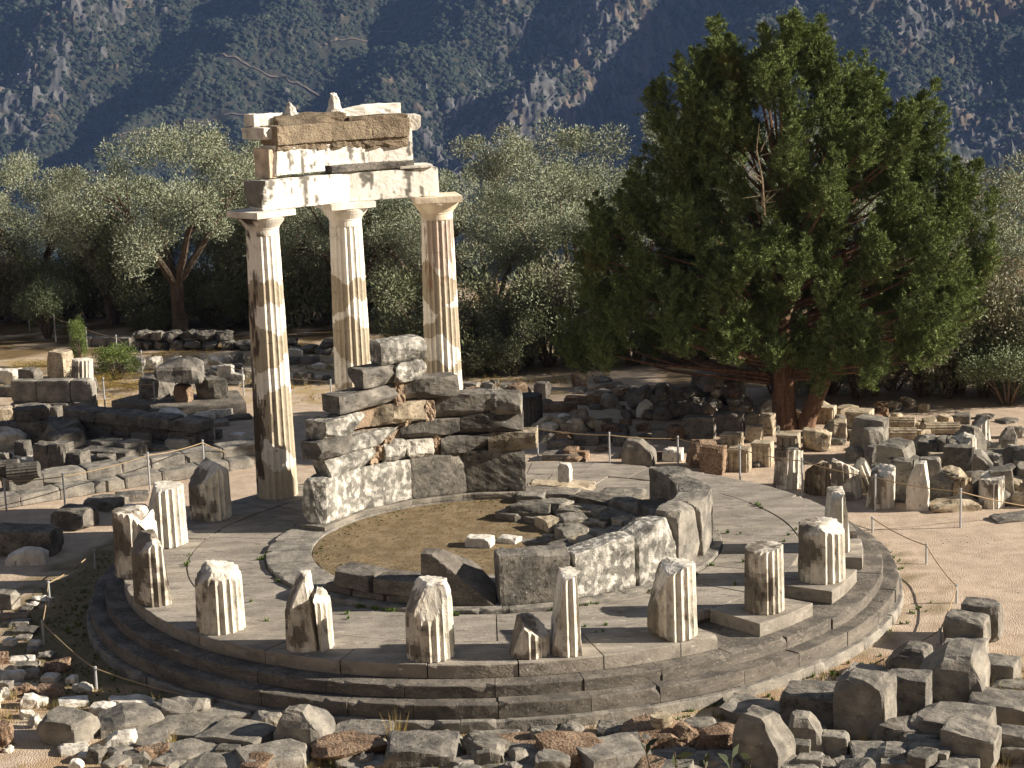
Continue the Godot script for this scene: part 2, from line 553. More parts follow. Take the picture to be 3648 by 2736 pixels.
func grid_mesh(xs: PackedFloat32Array, zs: PackedFloat32Array, hf: Callable, cf: Callable, facets := false) -> ArrayMesh:
	var nx := xs.size()
	var nzv := zs.size()
	var v := PackedVector3Array()
	var c := PackedColorArray()
	var n := PackedVector3Array()
	v.resize(nx * nzv)
	c.resize(nx * nzv)
	n.resize(nx * nzv)
	for j in nzv:
		for i in nx:
			v[j * nx + i] = Vector3(xs[i], hf.call(xs[i], zs[j]), zs[j])
	for j in nzv:
		for i in nx:
			var a := v[j * nx + mini(i + 1, nx - 1)] - v[j * nx + maxi(i - 1, 0)]
			var b := v[mini(j + 1, nzv - 1) * nx + i] - v[maxi(j - 1, 0) * nx + i]
			var q := b.cross(a).normalized()
			n[j * nx + i] = q
			c[j * nx + i] = cf.call(v[j * nx + i], q)
	var ix := PackedInt32Array()
	for j in nzv - 1:
		for i in nx - 1:
			var k := j * nx + i
			ix.append_array([k, k + 1, k + nx, k + 1, k + nx + 1, k + nx])
	if facets:
		var fv := PackedVector3Array()
		var fc := PackedColorArray()
		fv.resize(ix.size())
		fc.resize(ix.size())
		for i in ix.size():
			fv[i] = v[ix[i]]
			fc[i] = c[ix[i]]
		return flat_mesh(fv, fc)
	var arr := []
	arr.resize(Mesh.ARRAY_MAX)
	arr[Mesh.ARRAY_VERTEX] = v
	arr[Mesh.ARRAY_NORMAL] = n
	arr[Mesh.ARRAY_COLOR] = c
	arr[Mesh.ARRAY_INDEX] = ix
	var m := ArrayMesh.new()
	m.add_surface_from_arrays(Mesh.PRIMITIVE_TRIANGLES, arr)
	return m

func ground_color(p: Vector3, _n: Vector3) -> Color:
	# bare gravel, dry turf and a mossy strip at the platform's shaded foot: soils with ragged borders
	var r := Vector2(p.x, p.z).length()
	var k := nz.get_noise_2d(p.x * 0.5, p.z * 0.5)
	var k2 := nz2.get_noise_2d(p.x * 1.6, p.z * 1.6)
	var c := Color(1, 1, 1)
	var ang := rad_to_deg(atan2(p.x, p.z))
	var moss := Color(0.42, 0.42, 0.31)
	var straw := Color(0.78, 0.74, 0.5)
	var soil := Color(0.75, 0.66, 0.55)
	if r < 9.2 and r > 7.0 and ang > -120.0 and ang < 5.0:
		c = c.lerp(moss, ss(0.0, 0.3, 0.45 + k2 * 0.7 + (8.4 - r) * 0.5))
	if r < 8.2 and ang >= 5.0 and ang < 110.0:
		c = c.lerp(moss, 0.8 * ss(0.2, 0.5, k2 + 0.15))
	if p.z > 4.5: c = c.lerp(soil, ss(0.0, 0.3, k + 0.1))
	if p.z > 4.5: c = c.lerp(straw, 0.6 * ss(0.1, 0.35, k2))
	if p.z < -18.0 and p.x < 3.0: c = c.lerp(straw, ss(-0.1, 0.25, k2 + k * 0.5))
	if p.z < -27.0: c = c.lerp(Color(0.34, 0.3, 0.2), ss(-0.2, 0.2, k + 0.15))
	if p.z < -18.0 and p.x > 5.0: c = c.lerp(Color(0.34, 0.3, 0.2), 0.8)
	return c

func build_ground() -> void:
	var xs := axis(-2500.0, 2500.0, -18.0, 18.0, 0.3)
	var zs := axis(-1420.0, 90.0, -36.0, 13.0, 0.3)
	var o := obj("ground", grid_mesh(xs, zs, ground_y, ground_color), M["gravel"])
	o.set_meta("kind", "structure")

func slope_q(x: float, z: float) -> float:
	return x + 0.65 * (z + 1800.0)

func rock_mask(x: float, z: float) -> float:
	var q := slope_q(x, z)
	var n1 := nz2.get_noise_2d(q * 0.012, (z - x * 0.4) * 0.006)
	var n2 := nz.get_noise_2d(x * 0.045, z * 0.045)
	var m := exp(-pow((q - 150.0) / 85.0, 2.0)) * 0.62
	m = maxf(m, exp(-pow((q + 298.0 + n1 * 60.0) / 26.0, 2.0)) * 0.55)
	m = maxf(m, exp(-pow((q + 430.0 + n1 * 60.0) / 16.0, 2.0)) * 0.6)
	m = maxf(m, ss(290.0, 360.0, q) * (0.42 + n1 * 0.6))
	m = maxf(m, 0.3 * ss(215.0, 240.0, q))
	m += n2 * 0.6 + n1 * 0.25 + 0.4 * nz2.get_noise_2d(x * 0.11, z * 0.11) - 0.08
	return clampf(m, 0.0, 1.0)

func slope_y(x: float, z: float) -> float:
	var t := -z - 1800.0
	var y := 10.0 + 0.62 * t
	var q := slope_q(x, z)
	var fr := fposmod(q / 170.0 + 0.35, 1.0)
	var w := 1.0 - ss(40.0, 120.0, q)
	y += 30.0 * (1.0 - absf(2.0 * fr - 1.0)) * w - 12.0
	y += 26.0 * exp(-pow((q - 160.0) / 45.0, 2.0))
	y -= 46.0 * exp(-pow((q - 226.0) / 30.0, 2.0))
	y += 105.0 * ss(232.0, 372.0, q)
	y += nz2.get_noise_2d(x * 0.006, z * 0.006) * 32.0
	var k := rock_mask(x, z)
	var rg := 1.0 - absf(nz.get_noise_2d(x * 0.03, z * 0.02)) * 2.2
	var kk := maxf(k, 0.35 * ss(200.0, 240.0, q))
	y += kk * rg * 7.0
	y += kk * (1.0 - absf(nz2.get_noise_2d(x * 0.085, z * 0.045)) * 3.0) * 5.5
	y += kk * (1.0 - absf(nz.get_noise_2d(x * 0.2, z * 0.11)) * 3.0) * 3.0
	y += nz2.get_noise_2d(x * 0.05, z * 0.05) * (2.0 + 4.0 * k)
	if z > -1430.0: y = lerpf(y, -262.0, ss(-1430.0, -1390.0, z))
	return y

func slope_color(p: Vector3, n: Vector3) -> Color:
	var k := rock_mask(p.x, p.z)
	var g := nz.get_noise_2d(p.x * 0.09, p.z * 0.09)
	var soil := nz2.get_noise_2d(p.x * 0.02 + 50.0, p.z * 0.02)
	var scrub := Color(0.035, 0.042, 0.032).lerp(Color(0.07, 0.068, 0.048), ss(-0.2, 0.4, g))
	var rock := Color(0.085, 0.088, 0.09).lerp(Color(0.175, 0.174, 0.172), ss(-0.35, 0.4, g + 0.6 * nz2.get_noise_2d(p.x * 0.23, p.z * 0.16)))
	rock = rock.lerp(Color(0.19, 0.14, 0.09), ss(0.1, 0.4, soil) * 0.7)
	return scrub.lerp(rock, ss(0.3, 0.45, k + g * 0.12))

func build_mountain() -> void:
	var xs := axis(-2600.0, 2600.0, -520.0, 620.0, 2.6)
	var zs := axis(-3400.0, -1385.0, -1860.0, -1440.0, 2.3)
	var o := obj("mountain_slope", grid_mesh(xs, zs, slope_y, slope_color, true), M["slope"])
	o.set_meta("kind", "structure")
	tag(o, "hazy scrub and rock mountainside across the valley", "")
	# dirt tracks zigzagging across the scrub
	var tracks := [[[-213, -1691], [-191, -1696], [-169, -1704], [-146, -1710], [-122, -1706]], [[-127, -1662], [-159, -1664], [-187, -1644], [-217, -1634], [-245, -1617], [-271, -1592], [-287, -1578]], [[-135, -1739], [-107, -1762], [-84, -1786], [-59, -1792]]]
	for tr in tracks:
		var v := PackedVector3Array()
		var prev := []
		for i in tr.size() - 1:
			var a := Vector2(tr[i][0], tr[i][1])
			var b := Vector2(tr[i + 1][0], tr[i + 1][1])
			var steps := maxi(2, int(a.distance_to(b) / 3.0))
			for s in steps:
				var p := a.lerp(b, float(s) / steps)
				var w := 1.05
				var r := [Vector3(p.x, maxf(slope_y(p.x, p.y + w), slope_y(p.x, p.y)) + 1.0, p.y + w), Vector3(p.x, slope_y(p.x, p.y - w) + 0.9, p.y - w)]
				if prev.size() > 0: quad(v, prev[0], prev[1], r[1], r[0], r[0] - Vector3(0, 60, 0))
				prev = r
		var t := obj("dirt_track", flat_mesh(v, tint(v, 3, Color(0.17, 0.135, 0.105), 0.2, 0.1)), M["slope"])
		t.set_meta("kind", "structure")
	# maquis shrubs over the slope
	var r := RandomNumberGenerator.new()
	r.seed = 5
	var bm := bush_lump(3)
	var mm := MultiMesh.new()
	mm.transform_format = MultiMesh.TRANSFORM_3D
	mm.use_colors = true
	mm.mesh = bm
	var tf := []
	var cl := []
	var tries := 0
	while tf.size() < 42000 and tries < 140000:
		tries += 1
		var x := r.randf_range(-500.0, 600.0)
		var z := r.randf_range(-1850.0, -1450.0)
		var k := rock_mask(x, z)
		if r.randf() < ss(0.25, 0.6, k) * 0.85: continue
		if r.randf() < 0.25 - nz.get_noise_2d(x * 0.02, z * 0.02): 
			if r.randf() < 0.4: continue
		var near := false
		for tr in tracks:
			for i in tr.size() - 1:
				var cp := Geometry2D.get_closest_point_to_segment(Vector2(x, z), Vector2(tr[i][0], tr[i][1]), Vector2(tr[i + 1][0], tr[i + 1][1]))
				if cp.distance_to(Vector2(x, z)) < 4.5: near = true
		if near: continue
		var s := r.randf_range(1.3, 2.9) * (0.8 + 0.5 * r.randf())
		tf.append(Transform3D(Basis(UPV, r.randf() * TAU).scaled(Vector3(s, s * r.randf_range(0.7, 1.05), s)), Vector3(x, slope_y(x, z) - 0.2 * s, z)))
		var g := r.randf()
		cl.append(Color(0.022, 0.034, 0.024).lerp(Color(0.06, 0.07, 0.045), g * g))
	mm.instance_count = tf.size()
	for i in tf.size():
		mm.set_instance_transform(i, tf[i])
		mm.set_instance_color(i, cl[i])
	var mi := MultiMeshInstance3D.new()
	mi.name = "maquis_scrub"
	mi.multimesh = mm
	mi.material_override = M["needles"]
	add_child(mi)
	tag(mi, "dark green scrub covering the far mountainside", "scrub", "", "stuff")

func bush_lump(sd: int) -> ArrayMesh:
	var v := PackedVector3Array()
	var rings := 4
	var sg := 7
	var g := []
	for i in rings + 1:
		var row := []
		var ph := PI * 0.62 * i / rings
		for j in sg:
			var th := TAU * j / sg + i * 0.4
			var d := Vector3(sin(ph) * cos(th), cos(ph), sin(ph) * sin(th))
			row.append(d * (1.0 + 0.6 * nz.get_noise_3d(d.x * 1.7 + sd, d.y * 1.7, d.z * 1.7)))
		g.append(row)
	for i in rings:
		for j in sg:
			var k := (j + 1) % sg
			quad(v, g[i][j], g[i][k], g[i + 1][k], g[i + 1][j], Vector3(0, -0.2, 0))
	var c := PackedColorArray()
	c.resize(v.size())
	c.fill(Color(1, 1, 1))
	return flat_mesh(v, c)

# ------------------------------------------------------------------ the round platform
func build_platform() -> void:
	var t := thing("round_platform", "round stepped stone platform of the ruined temple", "platform")
	var r := RandomNumberGenerator.new()
	r.seed = 21
	var part := func(called: String, ri: float, ro: float, y0: float, y1: float, d0: float, d1: float, ch: float, m: Material, sd: int, tone: float):
		var v := arc_v(ri, ro, y0, y1, deg_to_rad(d0), deg_to_rad(d1), ch, sd)
		var cols := tint(v, sd, Color(tone, tone, tone), 0.22, 1.4)
		obj(called, flat_mesh(v, cols), m, t)
	# rubble core below the joints
	var core := arc_v(0.05, 5.6, -0.82, -0.07, 0.0, TAU, 0.02, 1, 0.5)
	obj("core", flat_mesh(core, tint(core, 1, Color(0.5, 0.48, 0.45), 0.2)), M["dark"], t)
	# three steps and the levelling course
	var courses := [[5.5, 7.09, -0.42, -0.2216, 34, "step_block", 1.0], [6.4, 7.37, -0.65, -0.4148, 36, "step_block", 0.95], [6.5, 7.46, -0.95, -0.652, 31, "base_block", 1.05]]
	var sd := 100
	for c in courses:
		var n: int = c[4]
		var a := r.randf() * 10.0
		for i in n:
			sd += 1
			var jit := 360.0 / n * 0.2
			var a0 := a + 360.0 / n * i + (nz.get_noise_1d(i * 7.3 + n) * jit)
			var a1 := a + 360.0 / n * (i + 1) + (nz.get_noise_1d(((i + 1) % n) * 7.3 + n) * jit)
			var g := rad_to_deg(0.006 / c[1])
			var dr := r.randf_range(-0.018, 0.016)
			part.call(c[5], c[0], c[1] + dr, c[2] + 0.002, c[3] + r.randf_range(-0.014, 0.006), a0 + g, a1 - g, 0.016, M["step"] if c[6] < 1.02 else M["grey"], sd, c[6] * r.randf_range(0.85, 1.12))
	# top ring: missing between the columns on the sunny side, where only the column blocks remain
	var spans := []
	var x := 90.0
	while x < 390.6:
		var w := minf(12.0 + nz.get_noise_1d(x) * 2.5, 391.0 - x)
		spans.append([x, x + w])
		x += w
	spans.append([38.4, 50.6])
	spans.append([56.6, 68.6])
	spans.append([75.0, 86.0])
	for s in spans:
		sd += 1
		part.call("paving_slab", 5.63, 6.75 + r.randf_range(-0.008, 0.006), -0.2195, r.randf_range(-0.012, 0.006), s[0] + 0.09, s[1] - 0.09, 0.014, M["paving"], sd, r.randf_range(0.88, 1.08))
	# inner paving, between the top ring and the wall foot
	x = 0.0
	while x < 359.5:
		var w := minf(13.0 + nz.get_noise_1d(x * 1.7 + 40.0) * 4.0, 360.0 - x)
		if 360.0 - x - w < 5.0: w = 360.0 - x
		sd += 1
		part.call("paving_slab", 4.22, 5.615, -0.15, r.randf_range(-0.016, 0.006), x + 0.11, x + w - 0.11, 0.01, M["paving"], sd, r.randf_range(0.86, 1.08))
		x += w
	# wall-foot ring
	x = 3.0
	while x < 362.5:
		var w := minf(15.0 + nz.get_noise_1d(x * 2.1 + 80.0) * 3.0, 363.0 - x)
		sd += 1
		part.call("foundation_slab", 3.36, 4.2 + r.randf_range(-0.012, 0.012), -0.1, 0.065 + r.randf_range(-0.008, 0.006), x + 0.08, x + w - 0.08, 0.014, M["grey"], sd, r.randf_range(0.92, 1.1))
		x += w
	var lawn := arc_v(0.02, 3.35, -0.06, 0.03, 0.0, TAU, 0.01, 2, 0.2)
	var lo := obj("dry_floor", flat_mesh(lawn, tint(lawn, 9, Color(1, 1, 1), 0.3, 1.1)), M["lawn"], t)
	lo.set_meta("label", "dry brown grass floor inside the ring")

# a squared wall stone set on a circle; front face towards the middle or outwards
func wall_block(t: Node3D, called: String, d0: float, d1: float, rmid: float, th: float, y0: float, y1: float, kind: String, m: Material, sd: int, tone: Color, extra := [], amount := 0.3) -> MeshInstance3D:
	var am := (d0 + d1) * 0.5
	var w := 2.0 * rmid * tan(deg_to_rad((d1 - d0) * 0.5))
	var size := Vector3(w - 0.008, y1 - y0 - 0.004, th)
	var r := RandomNumberGenerator.new()
	r.seed = sd * 31 + 5
	var cuts := make_cuts(kind, size, r) if kind != "" else []
	cuts.append_array(extra)
	var rough := 0.012
	if kind == "r": rough = 0.04
	var v := rock_v(size, cuts, 11, 0.02, rough * 1.4, sd)
	var o := obj(called, flat_mesh(v, tint(v, sd, tone, amount, 2.6)), m, t)
	o.position = polar(rmid, am, (y0 + y1) * 0.5)
	o.rotation.y = deg_to_rad(am)
	return o

func build_inner_wall() -> void:
	# rear wall: four orthostates with courses of rough blocks stacked on them
	var t := thing("rear_wall", "tall broken stretch of inner wall stacked from dark weathered blocks", "wall")
	var x := 160.0
	var sd := 300
	for w in [[152, 172], [172, 190], [190, 208], [208, 227], [227, 249]]:
		sd += 1
		wall_block(t, "plinth_block", w[0], w[1], 3.62, 0.56, 0.06, 0.16, "", M["grey"], sd, Color(0.9, 0.88, 0.85), [], 0.2)
	var W := Color(1, 1, 1)
	var orth := [[226.0, 247.0, 1.03, "patchy", 1.1, "p0"], [207.4, 226.6, 0.99, "patchy", 1.0, ""], [188.5, 207.2, 1.0, "dark", 1.1, ""], [169.0, 188.4, 1.02, "dark", 0.9, ""]]
	for b in orth:
		sd += 1
		var th := 0.5
		var ex := []
		if b[5] == "p0": ex = [[Vector3(0.8, 0.1, -0.6).normalized(), 0.56], [Vector3(0.5, 0.75, -0.45).normalized(), 0.62]]
		wall_block(t, "wall_slab", b[0], b[1], 3.68, th, 0.162, b[2], "b", M[b[3]], sd, W * b[4], ex, 0.5)
	var rows := [
		[1.0, 1.38, [[221.5, 241.5, "patchy", 0.8, 0.0], [208.2, 216.7, "patchy", 1.15, 0.03], [199.3, 208.1, "white", 0.9, -0.02], [180.1, 195.9, "dark", 0.75, -0.03], [165.0, 180.0, "tan", 0.55, 0.0]]],
		[1.385, 1.73, [[231.2, 246, "dark", 0.75, 0.02], [209.2, 230.8, "patchy", 0.75, -0.05], [189.8, 209.0, "dark", 0.75, 0.0], [169.3, 189.6, "dark", 0.65, 0.05]]],
		[1.735, 2.16, [[219.5, 242, "patchy", 0.72, -0.05], [201.4, 219.3, "tan", 0.85, -0.02], [179.6, 198.0, "dark", 0.85, 0.05], [169.5, 179.4, "grey", 0.8, 0.0]]],
		[2.165, 2.54, [[211.0, 234.5, "dark", 0.95, -0.02], [190.0, 207.5, "grey", 0.62, 0.04]]],
		[2.55, 2.93, [[211.3, 224.0, "dark", 0.85, 0.0], [200.5, 211.1, "patchy", 0.9, 0.02]]],
		[2.935, 3.38, [[200.0, 215.9, "patchy", 0.72, 0.03]]]]
	for row in rows:
		for b in row[2]:
			sd += 1
			var y1: float = row[1] + b[4]
			wall_block(t, "wall_block", b[0], b[1], 3.68 + 0.06 * nz.get_noise_1d(sd * 1.3), 0.55, row[0] - 0.004, y1, "b", M[b[2]], sd, W * b[3], [[Vector3(nz.get_noise_1d(sd * 3.0), 0.5, -0.8).normalized(), 0.27], [Vector3(nz.get_noise_1d(sd * 5.0), -0.6, -0.7).normalized(), 0.27]], 0.55)
	for row in rows:
		var lo := 400.0
		var hi := 0.0
		for b in row[2]:
			lo = minf(lo, b[0] + 1.5)
			hi = maxf(hi, b[1] - 1.5)
		var n := maxi(1, int((hi - lo) / 18.0))
		for i in n:
			sd += 1
			wall_block(t, "mortar_fill", lerpf(lo, hi, float(i) / n), lerpf(lo, hi, float(i + 1) / n), 3.76, 0.22, row[0], row[1] - 0.05, "", M["mortar"], sd, W * 0.8, [], 0.2)
	for m in [[216.5, 221.8, 0.98, 1.36], [196.0, 199.4, 0.98, 1.42], [198.0, 201.3, 1.70, 2.16], [207.2, 211.3, 2.1, 2.6], [213.0, 216.8, 1.36, 1.5], [206.0, 209.5, 1.66, 1.8], [226.5, 231.0, 1.3, 1.45]]:
		sd += 1
		wall_block(t, "mortar_fill", m[0], m[1], 3.68, 0.42, m[2], m[3], "r", M["mortar"], sd, W, [], 0.2)

	# front and right-hand wall stones: low remains of the ring
	var f := thing("front_wall", "low curved remains of the inner ring wall, stained slabs", "wall")
	sd = 400
	var lows := [[-47.5, -38.0], [-38.0, -28.0], [-28.0, -18.6]]
	for b in lows:
		sd += 1
		wall_block(f, "wall_block", b[0], b[1], 3.72, 0.5, 0.065, 0.19, "", M["step"], sd, W * 0.9)
	wall_block(f, "wall_block", -46.0, -31.6, 3.68, 0.62, 0.192, 0.47, "", M["step"], 411, W * 1.0, [[Vector3(-0.85, 0.2, 0.5).normalized(), 0.42]])
	wall_block(f, "wall_block", -31.4, -18.6, 3.68, 0.62, 0.192, 0.46, "", M["step"], 412, W * 0.95)
	wall_block(f, "wall_slab", -18.4, 0.3, 3.72, 0.52, 0.065, 0.97, "", M["step"], 413, W * 0.95, [[Vector3(0.62, 0.72, 0.25).normalized(), 0.12], [Vector3(0.1, 0.75, -0.6).normalized(), 0.36]])
	wall_block(f, "wall_block", -9.0, 2.0, 3.3, 0.4, 0.04, 0.35, "b", M["grey"], 418, W * 0.9)
	wall_block(f, "wall_slab", 0.5, 18.7, 3.76, 0.45, 0.065, 0.93, "", M["dark"], 414, W * 1.05, [[Vector3(0.1, 0.8, 0.5).normalized(), 0.44]], 0.4)
	wall_block(f, "wall_slab", 18.9, 36.9, 3.76, 0.45, 0.065, 0.97, "", M["patchy"], 415, W * 1.15, [[Vector3(-0.15, 1, 0.0).normalized(), 0.40]], 0.5)
	wall_block(f, "wall_slab", 37.1, 52.0, 3.74, 0.52, 0.065, 1.08, "b", M["patchy"], 416, W * 0.8, [[Vector3(-0.35, 0.9, 0.2).normalized(), 0.47], [Vector3(0.3, 0.4, 0.9).normalized(), 0.36]], 0.5)
	wall_block(f, "wall_slab", 52.2, 66.0, 3.74, 0.52, 0.065, 1.14, "b", M["grey"], 417, W * 0.95, [[Vector3(0.2, 0.85, 0.4).normalized(), 0.5]], 0.4)
	wall_block(f, "wall_slab", 66.2, 80.0, 3.74, 0.55, 0.065, 1.1, "b", M["grey"], 420, W * 0.9, [], 0.4)
	wall_block(f, "wall_slab", 80.2, 92.0, 3.74, 0.6, 0.065, 1.0, "b", M["dark"], 421, W * 1.0, [], 0.4)
	wall_block(f, "wall_slab", 92.2, 105.0, 3.74, 0.62, 0.065, 0.96, "b", M["dark"], 422, W * 1.0, [], 0.4)
	wall_block(f, "wall_slab", 105.2, 118.0, 3.74, 0.62, 0.065, 0.98, "b", M["dark"], 423, W * 1.0, [], 0.4)
	# thick inner backing behind the slabs, stepped and broken
	var back := [[4.0, 19.0, 0.42], [19.2, 33.0, 0.36], [33.2, 47.0, 0.5], [47.2, 60.0, 0.62], [60.2, 76.0, 0.7], [76.2, 92.0, 0.62], [92.2, 110.0, 0.5], [110.2, 130.0, 0.34], [130.2, 150.0, 0.26]]
	for q in back:
		sd += 3
		wall_block(f, "backing_block", q[0], q[1], 3.16, 0.52, 0.04, q[2], "b", M["step"] if sd % 2 == 0 else M["grey"], sd, W * 0.8, [], 0.35)
	for q in [[40.0, 58.0, 0.3], [58.2, 78.0, 0.36], [78.2, 100.0, 0.3], [100.2, 128.0, 0.22]]:
		sd += 3
		wall_block(f, "bench_block", q[0], q[1], 2.66, 0.44, 0.035, q[2], "b", M["dark"], sd, W * 1.3, [], 0.35)

# ------------------------------------------------------------------ three standing columns
func shaft_color(i: int, a: float, h: float, r: float) -> Color:
	# ancient white drums against creamier restoring stone, and the black and red-brown staining on them
	var bands: Array = [[0.81, 1.02, 2.1, 2.9, 3.5, 3.95, 4.6], [0.5, 2.05, 2.2, 2.66, 3.3, 3.8, 4.4], [0.9, 2.0, 2.5, 2.8, 3.35, 3.75, 4.3]][i]
	var k := 0
	for n in bands.size():
		var wv := 0.16 * sin(a + n * 2.1 + i) + 0.1 * sin(2.0 * a + n * 1.3 + i * 2.0) + 0.05 * sin(5.0 * a + n)
		if h + wv > bands[n]: k += 1
	var white := Color(0.98, 0.97, 0.95)
	var cream := Color(0.52, 0.47, 0.39)
	var c: Color = white if (k % 2) == 1 else cream
	if i == 0 and k == 0: c = Color(0.66, 0.6, 0.5)
	var st := nz2.get_noise_3d(cos(a) * 0.9 + i * 5.0, h * 0.7, sin(a) * 0.9)
	var fine := nz.get_noise_3d(cos(a) * 7.0, h * 2.0, sin(a) * 7.0 + i * 3.0)
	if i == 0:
		# left side of the nearest column: black crust and shade painted together, ragged edge
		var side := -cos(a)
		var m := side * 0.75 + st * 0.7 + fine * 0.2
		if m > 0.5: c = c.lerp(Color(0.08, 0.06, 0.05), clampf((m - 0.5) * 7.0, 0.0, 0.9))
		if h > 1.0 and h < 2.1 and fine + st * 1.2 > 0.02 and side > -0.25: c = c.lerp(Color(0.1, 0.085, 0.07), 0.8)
	elif i == 2 and h > 3.9:
		var m := st + fine * 0.5 + (h - 4.6) * 0.4
		if m > -0.05: c = c.lerp(Color(0.26, 0.13, 0.07), clampf((m + 0.05) * 4.0, 0.0, 0.6))
	elif st + fine * 0.4 > 0.36: c = c.lerp(Color(0.45, 0.39, 0.31), 0.4)
	return c

func build_columns() -> void:
	var labels := ["standing fluted column with black crusted side, nearest of the three", "standing fluted column in the middle of the three under the lintel", "standing fluted column with red brown stained top, behind the rear wall"]
	for i in 3:
		var at := polar(RC, 224.55 - 18.0 * i)
		var t := thing("standing_column", labels[i], "column", at, 0.0, "standing columns")
		var r := RandomNumberGenerator.new()
		r.seed = 60 + i
		var ys := [0.0, 0.95, 1.7, 2.5, 3.25, 4.05, 4.75, 5.42]
		for k in 7:
			var ra := lerpf(0.425, 0.335, pow(ys[k] / 5.5, 1.15))
			var rb := lerpf(0.425, 0.335, pow(ys[k + 1] / 5.5, 1.15))
			var h: float = ys[k + 1] - ys[k] - 0.004
			var v := fluted_v(ra, rb, h, 20, 16, [], 0.006, 70 + i * 8 + k, 0.085)
			var c := PackedColorArray()
			c.resize(v.size())
			for j in range(0, v.size(), 3):
				var p := (v[j] + v[j + 1] + v[j + 2]) / 3.0
				var q := shaft_color(i, atan2(p.z, p.x), p.y + ys[k], 0.4)
				c[j] = q
				c[j + 1] = q
				c[j + 2] = q
			var o := obj("drum", flat_mesh(v, c), M["marble"], t)
			o.position.y = ys[k]
		# capital: necking, spreading cushion, square slab
		var cap := Node3D.new()
		cap.name = "capital"
		t.add_child(cap)
		var pr := [[0.335, 5.42], [0.335, 5.54], [0.35, 5.555], [0.35, 5.575], [0.37, 5.6], [0.44, 5.69], [0.485, 5.76], [0.49, 5.79]]
		var v := PackedVector3Array()
		for j in pr.size() - 1:
			for s in 40:
				var a0 := TAU * s / 40
				var a1 := TAU * (s + 1) / 40
				var d0 := Vector3(cos(a0), 0, sin(a0))
				var d1 := Vector3(cos(a1), 0, sin(a1))
				quad(v, d0 * pr[j][0] + UPV * pr[j][1], d1 * pr[j][0] + UPV * pr[j][1], d1 * pr[j + 1][0] + UPV * pr[j + 1][1], d0 * pr[j + 1][0] + UPV * pr[j + 1][1], Vector3(0, (pr[j][1] + pr[j + 1][1]) * 0.5, 0))
		var tone: Color = [Color(0.85, 0.83, 0.8), Color(1, 0.97, 0.92), Color(0.85, 0.76, 0.64)][i]
		var cc := tint(v, 80 + i, tone, 0.35, 2.0)
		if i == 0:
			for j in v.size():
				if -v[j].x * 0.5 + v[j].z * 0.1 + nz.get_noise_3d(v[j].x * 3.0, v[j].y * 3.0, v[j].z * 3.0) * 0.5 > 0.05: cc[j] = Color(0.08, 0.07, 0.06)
		obj("echinus", flat_mesh(v, cc), M["marble"], cap)
		var size := Vector3(0.99, 0.135, 0.99)
		var cuts := []
		if i == 0: cuts = [[Vector3(-0.75, 0.1, 0.66).normalized(), 0.54]]
		var av := rock_v(size, cuts, 6, 0.012, 0.008, 90 + i)
		var ao := obj("abacus", flat_mesh(av, tint(av, 90 + i, tone, 0.3, 2.0)), M["marble"], cap)
		ao.position.y = 5.79 + 0.0685
		ao.rotation.y = deg_to_rad(206.5 - 18.0 * i + 18.0)

# a beam stone laid along the ring between two angles
func beam(t: Node3D, called: String, d0: float, d1: float, rm: float, th: float, y0: float, y1: float, m: Material, sd: int, tone: Color, cuts := [], rough := 0.008, amount := 0.35, lean := 0.0) -> MeshInstance3D:
	var a := polar(rm, d0)
	var b := polar(rm, d1)
	var w := a.distance_to(b)
	var v := rock_v(Vector3(w - 0.006, y1 - y0 - 0.003, th), cuts, 44 if called == "architrave_block" else (30 if called == "frieze_block" else 12), 0.014, rough, sd)
	var cols := tint(v, sd, tone, amount, 2.0)
	if called == "architrave_block" or called == "frieze_block":
		# black drip stains below the bed joint and a crusted broken end
		for i in v.size():
			var q := nz2.get_noise_2d(v[i].x * 3.2 + sd, v[i].y * 0.7) + 0.4 * nz.get_noise_3d(v[i].x * 9.0, v[i].y * 5.0, v[i].z * 9.0) + v[i].y * 0.55 - 0.16
			if called == "architrave_block" and sd == 501 and v[i].x > w * 0.5 - 0.16 + 0.1 * nz.get_noise_2d(v[i].y * 6.0, 4.0): q = 0.5
			if q > 0.0: cols[i] = cols[i].lerp(Color(0.1, 0.095, 0.085), clampf(q * 6.0, 0.0, 0.85))
	var o := obj(called, flat_mesh(v, cols), m, t)
	o.position = (a + b) * 0.5 + UPV * (y0 + y1) * 0.5
	var am := deg_to_rad((d0 + d1) * 0.5)
	o.rotation = Vector3(0, am, lean)
	return o

